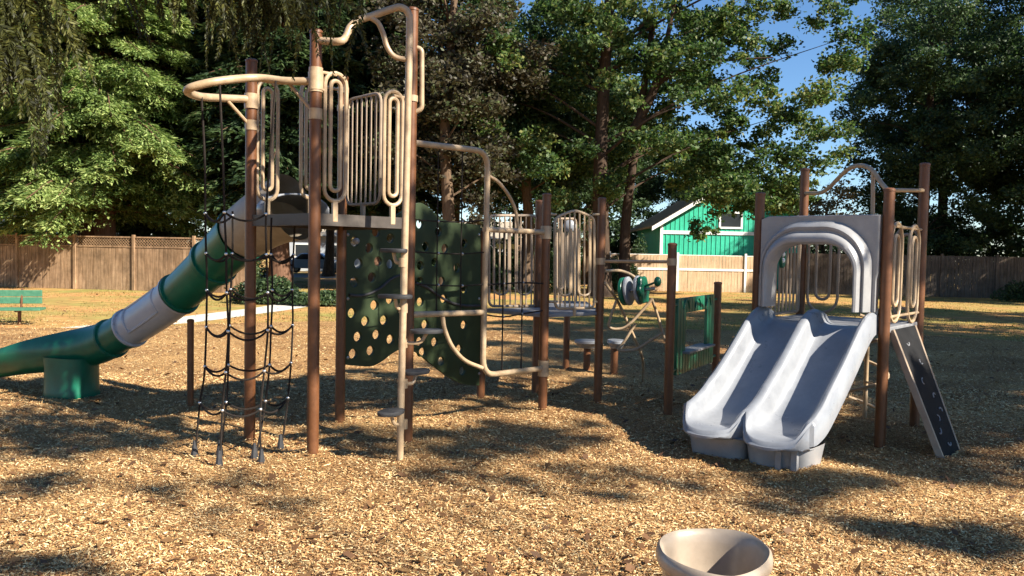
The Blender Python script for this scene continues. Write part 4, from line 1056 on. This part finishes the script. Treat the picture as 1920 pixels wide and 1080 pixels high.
def cloud(rng, n, c, rad, r0, r1, rej=None):
    out = []
    while len(out) < n:
        v = ball(rng, 1)[0]; p = np.array(c) + v * np.array(rad)
        if rej and rej(*p): continue
        out.append((*p, rng.uniform(r0, r1)))
    return out
g_ = lambda s: np.random.default_rng(s)
# bright cedar on the left
conifer('cedar_tree', 'bright yellow green cedar overhanging the lattice fence', (-17.0, 33.4, 0), 19, 5.9, g_(3), LF['cedar'], 3.0, 430, 52, (.06, .15), 'conifers behind the playground', tight=.5, wide=.15)
# dark conifers
dkA = conifer('fir_tree', 'dark conifer just right of the bright cedar', (-9.6, 33, 0), 17, 3.9, g_(4), LF['dark'], 3.9, 360, 26, (.12, .26), 'conifers behind the playground', tight=.5)
dkB = broadleaf('dark_tree', 'tall dark green tree at the right edge with its boughs down to the fence', (26.5, 37.5, 0), cloud(g_(5), 150, (26.5, 37.5, 9.5), (4.5, 4.0, 9.8), .8, 1.5, lambda x, y, z: z < .9), g_(6), LF['hedge'], M['barkdark'], .3, 400, (.06, .125), 'dark trees on the right')
clone(dkA, (-6.2, 36, 0), 'dark conifer behind the tower between its two left posts', 1.2, .95, 'conifers behind the playground')
clone(dkA, (-18.5, 35, 0), 'dark conifer behind the bright cedar at the left edge', 2.2, 1.05, 'conifers behind the playground')
clone(dkA, (-13.2, 37, 0), 'dark conifer rising behind the bright cedar top', 4, 1.1, 'conifers behind the playground')
clone(dkB, (20.8, 40.5, 0), 'dark green tree bordering the gap of open sky', 2.0, .9, 'dark trees on the right')
clone(dkB, (32.0, 40, 0), 'outermost dark green tree on the right', 3.4, 1.0, 'dark trees on the right')
clone(dkB, (24.5, 46, 0), 'dark green tree filling in behind the right hand trees', 5.0, 1.05, 'dark trees on the right')
# broadleaf trees
rg = g_(21)
def to_px(x, y, z):
    v = R3.transposed() @ (Vector((x, y, z)) - CAM); return 960 + FPX * v.x / -v.z, 540 - FPX * v.y / -v.z
def rej_m(x, y, z):
    px, py = to_px(x, y, z)
    if px > (1615 if py < 290 else 1560): return True
    if px > 1530 and py > 330: return True
    if z < 3.0 or (py > 390): return True
    if 1200 < px < 1430 and py > 330: return True
    return False
mc = cloud(rg, 240, (5.6, 32, 9.3), (8.4, 4.2, 6.6), .5, 1.1, rej_m)
mc += [(*W(x + rg.uniform(-20, 20), y + rg.uniform(-12, 12), rg.uniform(29.5, 34)), rg.uniform(.6, .95)) for x in range(1290, 1590, 42) for y in (250, 300, 345, 372) if not (x > 1500 and y > 330)]
mc += [(*W(x, y, 33), .75) for x, y in ((1350, 362), (1395, 352), (1440, 362), (1480, 372), (1420, 378), (1325, 340), (1360, 340), (1400, 335), (1445, 385), (1490, 350), (1465, 345), (1480, 388), (1410, 392), (1375, 388))]
mc += [(*W(x, y, 31), .5) for x, y in ((1310, 420), (1325, 432), (1345, 402), (1305, 442))]
mc += [(*W(1350, 378, 31), .6), (*W(1400, 370, 31), .6), (*W(1335, 355, 31), .6)]
bm_ = W(1125, 552, 32); bm_.z = 0
mt = broadleaf('maple_tree', 'large broadleaf tree with sunlit edges standing left of the teal garage', bm_, mc, rg, LF['maple'], M['barkdark'], .42, 560, (.055, .115), None,
               [bm_ - Vector((0, 0, .1)), bm_ + Vector((-.05, 0, 3)), bm_ + Vector((-.1, 0, 6)), bm_ + Vector((.1, 0, 12))], 20)
mb = MB()
b2 = bm_ + Vector((1.05, .6, 0))
mb.tube(crv([b2 - Vector((0, 0, .1)), b2 + Vector((0, 0, 3)), b2 + Vector((.3, 0, 6)), b2 + Vector((.9, 0, 11))], 6), [.26 * (1 - .03 * i) for i in range(19)], 10)
mb.tube(crv([W(1180, 260, 32.5), W(1228, 165, 32), W(1245, 100, 32), W(1270, -20, 32)], 6), [.22 * (1 - .04 * i) for i in range(19)], 8)
mb.tube(crv([W(1225, 160, 32), W(1290, 125, 31.5), W(1360, 113, 31), W(1450, 108, 30.5)], 6), [.13 * (1 - .045 * i) for i in range(19)], 8)
mb.build('second_trunk', M['barkdark'], mt)
# bronze and green trees behind the tower
br = broadleaf('bronze_tree', 'dark bronze leaved tree behind the step pole of the tower', (-2.6, 31, 0), cloud(g_(31), 95, (-2.4, 31, 8.2), (3.4, 2.6, 6.3), .7, 1.3, lambda x, y, z: z < 2.6), g_(32), LF['bronze'], M['bark'], .3, 400, (.06, .12), 'broadleaf trees behind the playground')
br2 = broadleaf('broadleaf_tree', 'dark green broadleaf tree between the tower and the large tree', (.6, 36, 0), cloud(g_(33), 95, (.5, 36, 8), (3.8, 2.8, 6.5), .7, 1.4, lambda x, y, z: z < 2.8), g_(34), LF['hedge'], M['bark'], .3, 380, (.06, .13), 'broadleaf trees behind the playground')
clone(br2, (-7.2, 41, 0), 'dark broadleaf tree far behind the left tower post', 1.5, 1.1, 'broadleaf trees behind the playground')
clone(br2, (-3.2, 45, 0), 'dark broadleaf tree far behind the bronze tree', 2.6, 1.2, 'broadleaf trees behind the playground')
clone(br2, (4.4, 46, 0), 'dark broadleaf tree in the gap behind the two tall trunks', 3.9, 1.15, 'broadleaf trees behind the playground')
clone(br2, (-20.5, 44, 0), 'dark broadleaf tree behind the white house', .6, 1.2, 'broadleaf trees behind the playground')
clone(br2, (-26, 42, 0), 'outermost dark broadleaf tree on the left', .9, 1.2, 'broadleaf trees behind the playground')
for i, (x, y, sc, lb) in enumerate(((-11.5, 50, 1.0, 'dark broadleaf tree behind the end of the lattice fence'), (0.2, 56, 1.1, 'distant broadleaf tree seen between the trunks left of centre'), (8.0, 57, 1.1, 'distant broadleaf tree behind the garage ridge on its left'), (13.5, 60, .8, 'distant broadleaf tree behind the garage roof on its right'), (3.2, 41.5, .8, 'dark broadleaf tree close behind the low deck panels'), (30, 46, 1.1, 'distant broadleaf tree at the right edge'), (-32, 50, 1.3, 'distant broadleaf tree at the left edge'))):
    clone(br2, (x, y, 0), lb, i * 1.3, sc, 'broadleaf trees behind the playground')
for i, (x, y, lb) in enumerate(((18.5, 12.5, 'unseen dark green tree added for shade on the right, nearest of three'), (23, 18.5, 'unseen dark green tree added for shade on the right, middle of three'), (29.5, 29, 'unseen dark green tree added for shade on the right, farthest of three'))):
    clone(dkB, (x, y, 0), lb, i * 1.9, .85, 'dark trees on the right')  # unseen trees added to darken the right lawn and fence
ft = broadleaf('small_tree', 'small sunlit olive tree behind the arched panel beyond the garage', (20.2, 52, 0), cloud(g_(41), 40, (20.2, 52, 4.3), (3.0, 2.0, 2.3), .6, 1.1), g_(42), LF['autumn'], M['bark'], .18, 260, (.07, .13))
clone(ft, (-9.8, 58, 0), 'sunlit olive tree beside the blue grey house', 1, .8)
clone(ft, (3.0, 50, 0), 'sunlit olive tree beyond the low deck panels', 2, .75)
# low shrubs
def shrub(label, c, r, n, lm, seed, s=(.035, .075)):
    rng = g_(seed); t = thing('shrub', label, 'shrub', (c[0], c[1], 0), 'low shrubs')
    mb = MB()
    for k in range(7):
        a = 2 * PI * k / 7; mb.tube([(c[0], c[1], -.05), (c[0] + r[0] * .5 * math.cos(a), c[1] + r[1] * .5 * math.sin(a), r[2] * .8)], [.03, .008], 5)
    mb.build('stem', M['bark'], t)
    v = ball(rng, n) * np.array(r); v[:, 2] = np.abs(v[:, 2]) + .03; v *= (1 + .12 * np.sin(v[:, :1] * 5) * np.cos(v[:, 1:2] * 5))
    leaf_obj('crown', leaves(v, rng, *s), lm, t)
for i, (lb, c, r, n, lm) in enumerate((
    ('low dark shrub standing in for a shaded grassy mound behind the rope net', (W(505, 560, 24).x, 24, 0), (1.1, .8, .75), 6000, LF['dark']),  # this and the next: dark leaves in place of tree shade on a grassy mound
    ('low dark shrub standing in for tree shade trailing right behind the tower posts', (W(600, 560, 23.5).x, 23.6, 0), (1.3, .7, .38), 5000, LF['dark']),
    ('dark bush at the right end of the lattice fence', (-10.3, 30.2, 0), (.9, .9, 2.2), 5000, LF['dark']),
    ('dark bush between the large tree and the pale fence', (4.9, 37, 0), (1.2, .8, 1.7), 5000, LF['hedge']),
    ('rounded bush behind the low deck', (1.4, 37, 0), (1.8, 1.0, 1.6), 5000, LF['hedge']),
    ('dark bush behind the climbing wall', (-2.4, 36, 0), (2.6, 1.0, 1.8), 5000, LF['dark']),
    ('broad hedge bush far behind the bronze tree', (-3.5, 49, 0), (3.4, 1.5, 3.4), 9000, LF['hedge']),
    ('broad hedge bush far behind the low deck', (1.8, 48, 0), (3.2, 1.5, 3.2), 9000, LF['hedge']),
    ('broad hedge bush close behind the garage on its left', (7.3, 52, 0), (3.0, 1.5, 3.8), 12000, LF['hedge']),
    ('broad hedge bush behind the right end of the grey brown fence', (30.5, 45, 0), (6.5, 2.0, 4.4), 16000, LF['hedge']),
    ('broad hedge bush between the garage and the right hand trees', (21.5, 55, 0), (6.0, 2.0, 3.0), 12000, LF['hedge']),
    ('tall narrow bush at the left corner of the teal garage', (6.3, 40.5, 0), (.7, .6, 2.6), 4000, LF['hedge']),
    ('dark bush behind the lattice fence below the bright cedar', (-16.5, 36.5, 0), (2.6, 1.1, 2.9), 9000, LF['dark']),
    ('dark bush behind the lattice fence near its right end', (-12.4, 35.5, 0), (1.7, 1.0, 2.9), 8000, LF['dark']),
    ('dark bush behind the lattice fence at the left edge', (-22.5, 37, 0), (2.4, 1.1, 2.5), 9000, LF['dark']),
    ('bush beneath the trees right of the slide tower', (22.5, 34.2, 0), (2.0, .8, .9), 5000, LF['hedge']))):
    shrub(lb, c, r, n, lm, 60 + i, (.08, .16) if r[0] > 2.2 else (.035, .075))

# overhanging cedar at the upper left, trunk just outside the picture
def near_cedar():
    rng = g_(77); base = Vector((-5.6, 2.6, 0)); t = thing('overhanging_cedar', 'near cedar whose drooping boughs hang into the top left of the view', 'tree', base)
    trunk(t, [base - Vector((0, 0, .1)), base + Vector((0, 0, 4)), base + Vector((.2, 0, 9))], .3, M['barkred'])
    bw = MB(); c, d, ln, wd = [], [], [], []
    def strand(p, L_, dirn):
        nn = int(L_ / .0072); pp = p.copy(); dd = np.array(dirn, float)
        sidev = unit(np.cross(dd[None], np.array([[rng.normal(), rng.normal(), .2]])))[0]
        for k in range(nn):
            dd = dd + np.array([0, 0, -.024]); dd /= np.linalg.norm(dd); pp = pp + dd * .0078
            f = k / nn
            for sg in (-1, 1):
                lf = dd * .65 + sidev * sg * .75 * (1 - f * .5) + rng.normal(0, .16, 3); lf /= np.linalg.norm(lf); l = .024 * (1 - .45 * f) * rng.uniform(.7, 1.2)
                c.append(pp + lf * l); d.append(lf); ln.append(l); wd.append(l * .30)
    boughs = []
    for (e, hang, ns_) in (
        (W(40, -20, 4.2), .60, 120), (W(-30, 60, 4.0), .60, 120), (W(85, 20, 4.6), .42, 90), (W(20, 90, 4.5), .5, 100), (W(150, -45, 4.6), .25, 40), (W(350, -30, 4.6), .30, 34),
        (W(430, -10, 4.8), .40, 80), (W(520, -25, 4.6), .40, 90), (W(590, -20, 4.7), .42, 100), (W(645, -25, 4.9), .32, 55), (W(480, 0, 5.2), .32, 40)):
        st = base + Vector((0, 0, 3.9 + rng.random() * .8)); m1 = st.lerp(e, .5) + Vector((0, 0, .55))
        cv = crv([st, m1, e], 8); bw.tube(cv, [.04 * (1 - .9 * k / len(cv)) for k in range(len(cv))], 6)
        for k in range(ns_):
            u = .80 + .22 * rng.random(); i = min(len(cv) - 1, int(u * (len(cv) - 1))); p = np.array(cv[i]) + rng.normal(0, .10, 3) * np.array([1.2, 1, .25])
            a = rng.random() * 2 * PI; strand(p, hang * rng.uniform(.5, 1.2), (math.cos(a) * .4 + .12, math.sin(a) * .4, -.55))
    bw.build('bough', M['barkred'], t)
    c, d, ln, wd = np.array(c), np.array(d), np.array(ln), np.array(wd)
    w_ = unit(np.cross(d, rng.normal(size=d.shape))); v = diamonds(c, d, w_, ln, wd) - np.array(base); leaf_obj('hanging_foliage', v, LF['near'], t)
    # unseen leaf clumps set toward the sun to shade the mulch at left
    cs = []
    for (x, y, r, h) in NEAR_SH:
        q = Vector((x, y, 0)) + SUN * (h / SUN.z); p = ball(rng, int(650 * r * r)) * r; p[:, 2] *= .5; cs.append(p + np.array(q))
    cs = np.concatenate(cs) - np.array(base); leaf_obj('crown', leaves(cs, rng, .04, .09, .35), LF['near'], t)
def gp(px, py): q = G(px, py); return q.x, q.y
NEAR_SH = [(*gp(60, 800), .55, 5.6), (*gp(160, 770), .45, 5.4), (*gp(20, 850), .4, 5.3),
           (-7.5, 6.5, .9, 6.0), (-6.6, 8.2, .7, 6.5), (-8.5, 8, .8, 6.5)]
near_cedar()

# unseen shade trees, leaf clumps set along the sun's rays to cast chosen shadows
def shade_tree(label, base, spots, seed, r=.3, per=1000, s=(.05, .10)):
    cl = []
    for (x, y, q, h, *z) in spots:
        p = Vector((x, y, z[0] if z else 0)) + SUN * (h / SUN.z); cl.append((p.x, p.y, p.z, q))
    return broadleaf('shade_tree', label, base, cl, g_(seed), LF['maple'], M['bark'], r, per, s, 'unseen shade trees round the viewpoint', None, 3, .6)
KEEP = []
for t_ in (-.45, -.2, 0, .2, .45):
    for s_ in np.linspace(-.05, 1.5, 9): KEEP.append(SP(t_, s_, bed_z(s_) + .12))
for u in np.linspace(0, 1, 4):
    for v in np.linspace(0, 1, 4):
        b = p1.lerp(p2, u).lerp(p3.lerp(p4, u), v)
        for z in (1.95, 2.3, 2.7, 3.1): KEEP.append(Vector((b.x, b.y, z)))
for z in (.1, .3, .5): KEEP.append(Vector((.78, 3.1, z)))
KEEP = [(p.x - SUN.x * p.z / SUN.z, p.y - SUN.y * p.z / SUN.z) for p in KEEP]
def lit_ok(x, y, r): return all((x - a) ** 2 + (y - b) ** 2 > (r * .9 + .06) ** 2 for a, b in KEEP)
def zone(poly, n, r0, r1, h0, h1, seed):     # clumps whose shade falls inside an outline on the ground
    rr = random.Random(seed); pg = [gp(*q) for q in poly]; out = []
    xs = [p[0] for p in pg]; ys = [p[1] for p in pg]
    for _ in range(n * 30):
        if len(out) >= n: break
        x, y = rr.uniform(min(xs), max(xs)), rr.uniform(min(ys), max(ys)); ins = False
        for (ax, ay), (bx, by) in zip(pg, pg[1:] + pg[:1]):
            if (ay > y) != (by > y) and x < (bx - ax) * (y - ay) / (by - ay) + ax: ins = not ins
        q = rr.uniform(r0, r1)
        if ins and lit_ok(x, y, q): out.append((x, y, q, rr.uniform(h0, h1) * 1.7))
    return out
near_spots = zone([(590, 815), (700, 800), (900, 795), (1100, 780), (1230, 795), (1240, 835), (1180, 852), (1060, 856), (960, 876), (800, 868), (620, 855)], 30, .26, .42, 5.8, 7.2, 1)
near_spots += zone([(1030, 742), (1240, 720), (1300, 760), (1290, 835), (1230, 800), (1130, 770), (1050, 762)], 18, .26, .42, 6, 7.5, 2)
near_spots += zone([(280, 900), (460, 880), (580, 930), (520, 1000), (380, 1000)], 8, .14, .24, 5.6, 6.6, 3)
near_spots += zone([(650, 880), (1000, 880), (1200, 890), (1420, 935), (1150, 940), (900, 915)], 13, .16, .28, 5.8, 7, 4)
near_spots += zone([(640, 700), (980, 690), (1000, 790), (640, 795)], 14, .2, .4, 6.2, 7.5, 5)
near_spots += zone([(1180, 880), (1500, 900), (1500, 985), (1350, 960)], 9, .16, .28, 6, 7, 6)
left_spots = zone([(0, 745), (200, 765), (260, 800), (330, 830), (180, 850), (0, 872)], 18, .26, .48, 5.2, 6.8, 7) + zone([(0, 890), (130, 885), (160, 915), (0, 930)], 5, .16, .26, 4.6, 5.4, 8) + zone([(0, 1045), (170, 1050), (250, 1080), (0, 1080)], 5, .16, .26, 5, 5.6, 9)
near_spots += left_spots
def on(p, q, u, z, r, h): a = Vector((p.x, p.y, 0)).lerp(Vector((q.x, q.y, 0)), u); return (a.x, a.y, r, h, z)
wall_spots = [on(p3, p6, u, z, .26, h) for u, z, h in ((.05, .6, 6), (.05, 1.1, 6.3), (.05, 1.7, 6.6), (.3, .8, 6.2), (.3, 1.3, 6.6), (.3, 1.8, 6), (.55, .7, 6.9), (.55, 1.3, 6.2), (.55, 1.85, 6.5), (.8, .5, 6.4), (.8, 1.0, 6), (.8, 1.6, 6.8), (1, .4, 6.3), (1, 1.1, 6.6), (1, 1.7, 6.1))]
wall_spots += [on(p7, p9, u, z, .22, h) for u, z, h in ((.05, .5, 6.5), (.0, 1.2, 6.9), (.5, .9, 6.6), (1, .5, 6.4), (1, 1.2, 6.2), (1, 1.9, 6.6), (.45, 1.7, 6.2))]
wall_spots += [on(p11, p12, u, z, .26, h) for u, z, h in ((0, .4, 6.5), (0, 1.0, 6.9), (0, 1.6, 6.2), (.35, .6, 6.3), (.35, 1.1, 6.6), (.75, .5, 6.2), (.75, 1.05, 6.8), (1.05, .5, 6.6), (1.05, 1.1, 6.3))]
wall_spots += [on(p1, p1, 0, z, .16, h) for z, h in ((.3, 5.5), (.8, 5.8), (1.4, 5.6), (1.8, 5.3))] + [on(p4, p4, 0, z, .16, h) for z, h in ((.6, 5.5), (1.2, 5.8))] + [on(p2, p2, 0, z, .14, h) for z, h in ((.7, 5.5), (1.3, 5.8))]
for u in (.0, .2, .4, .6, .8, 1.0):
    for z in (.4, .85, 1.3, 1.75): wall_spots.append(on(p3, p6, u + rnd.uniform(-.05, .05), z + rnd.uniform(-.1, .1), .30, 6 + rnd.random()))
for p, zs in ((p3, (.2, .7, 1.2, 1.7)), (p9, (.3, .8, 1.4, 2.0)), (p11, (.3, .8, 1.3)), (p12, (.3, .8, 1.2)), (p8, (.4, .9, 1.6, 2.0)), (p7, (1.4, 1.9, .9)), (p1, (.4, .9, 1.4, 1.9)), (p4, (.5, 1.0, 1.5))):
    for z in zs: wall_spots.append(on(p, p, 0, z, .30, 6 + rnd.random()))
fq = Vector((FR[70][0].x, FR[70][0].y, 0)); fe = Vector((FR[86][0].x, FR[86][0].y, 0))
slide_spots = [(FR[i_][0].x, FR[i_][0].y, rnd.uniform(.16, .26), 6.5 + rnd.random(), FR[i_][0].z) for i_ in range(20, len(FR), 3) if i_ not in (41, 44, 47, 50)] + [on(fq, fe, u, z, .3, 6.5 + rnd.random()) for u, z in ((-.2, .9), (.1, .8), (.35, .6), (.6, .8), (.9, .7), (.2, .2), (.75, .5), (1.1, .6), (-.5, 1.1), (-.35, .9), (0, .3), (.1, .1), (.5, .8), (-.8, 1.35), (-1.1, 1.6), (-1.3, 1.8))]
shade_tree('unseen leafy tree behind the viewpoint with clumps set to shade the mulch', (14, -7, 0), near_spots, 81, .3, 520, (.045, .09))
shade_tree('unseen dense tree added behind the viewpoint to shade the climbing wall, posts and tube slide', (12.5, -8.5, 0), wall_spots + slide_spots, 84, .26, 1100)
tower_spots = [on(s13, s14, u, z, .2, h) for u, z, h in ((0, .3, 6.6), (0, .8, 6.5), (1, .4, 6.3), (1, 1.0, 6.8), (1, 1.5, 6.4), (1, 1.95, 6.3), (1, 2.4, 6.6), (.3, .5, 6.2))]
far_spots = tower_spots + zone([(1510, 880), (1620, 868), (1800, 895), (1920, 905), (1920, 700), (1780, 655), (1650, 690), (1660, 800), (1570, 830)], 90, .3, .65, 6.8, 9, 11)
far_spots += zone([(1500, 975), (1700, 985), (1920, 985), (1920, 1050), (1780, 1040), (1650, 1000)], 20, .10, .22, 6.6, 7.8, 12)
far_spots += zone([(1500, 900), (1640, 900), (1560, 935), (1480, 925)], 8, .14, .24, 6.6, 7.6, 13)
shade_tree('unseen broad tree on the right with clumps set to shade the ramp and mulch', (21, -1.5, 0), far_spots, 82, .4, 1150, (.06, .12))
back_spots = zone([(920, 690), (920, 610), (1150, 590), (1500, 590), (1700, 610), (1700, 690), (1450, 705), (1250, 735), (1180, 700), (1060, 680)], 85, .45, .95, 8, 10, 14)
back_spots += zone([(1600, 640), (1920, 640), (1920, 720), (1640, 720)], 44, .6, 1.0, 8.5, 10, 15)
shade_tree('unseen tall tree on the right with clumps set to shade the ground behind the slide tower', (22, 4, 0), back_spots, 83, .42, 1300, (.07, .14))
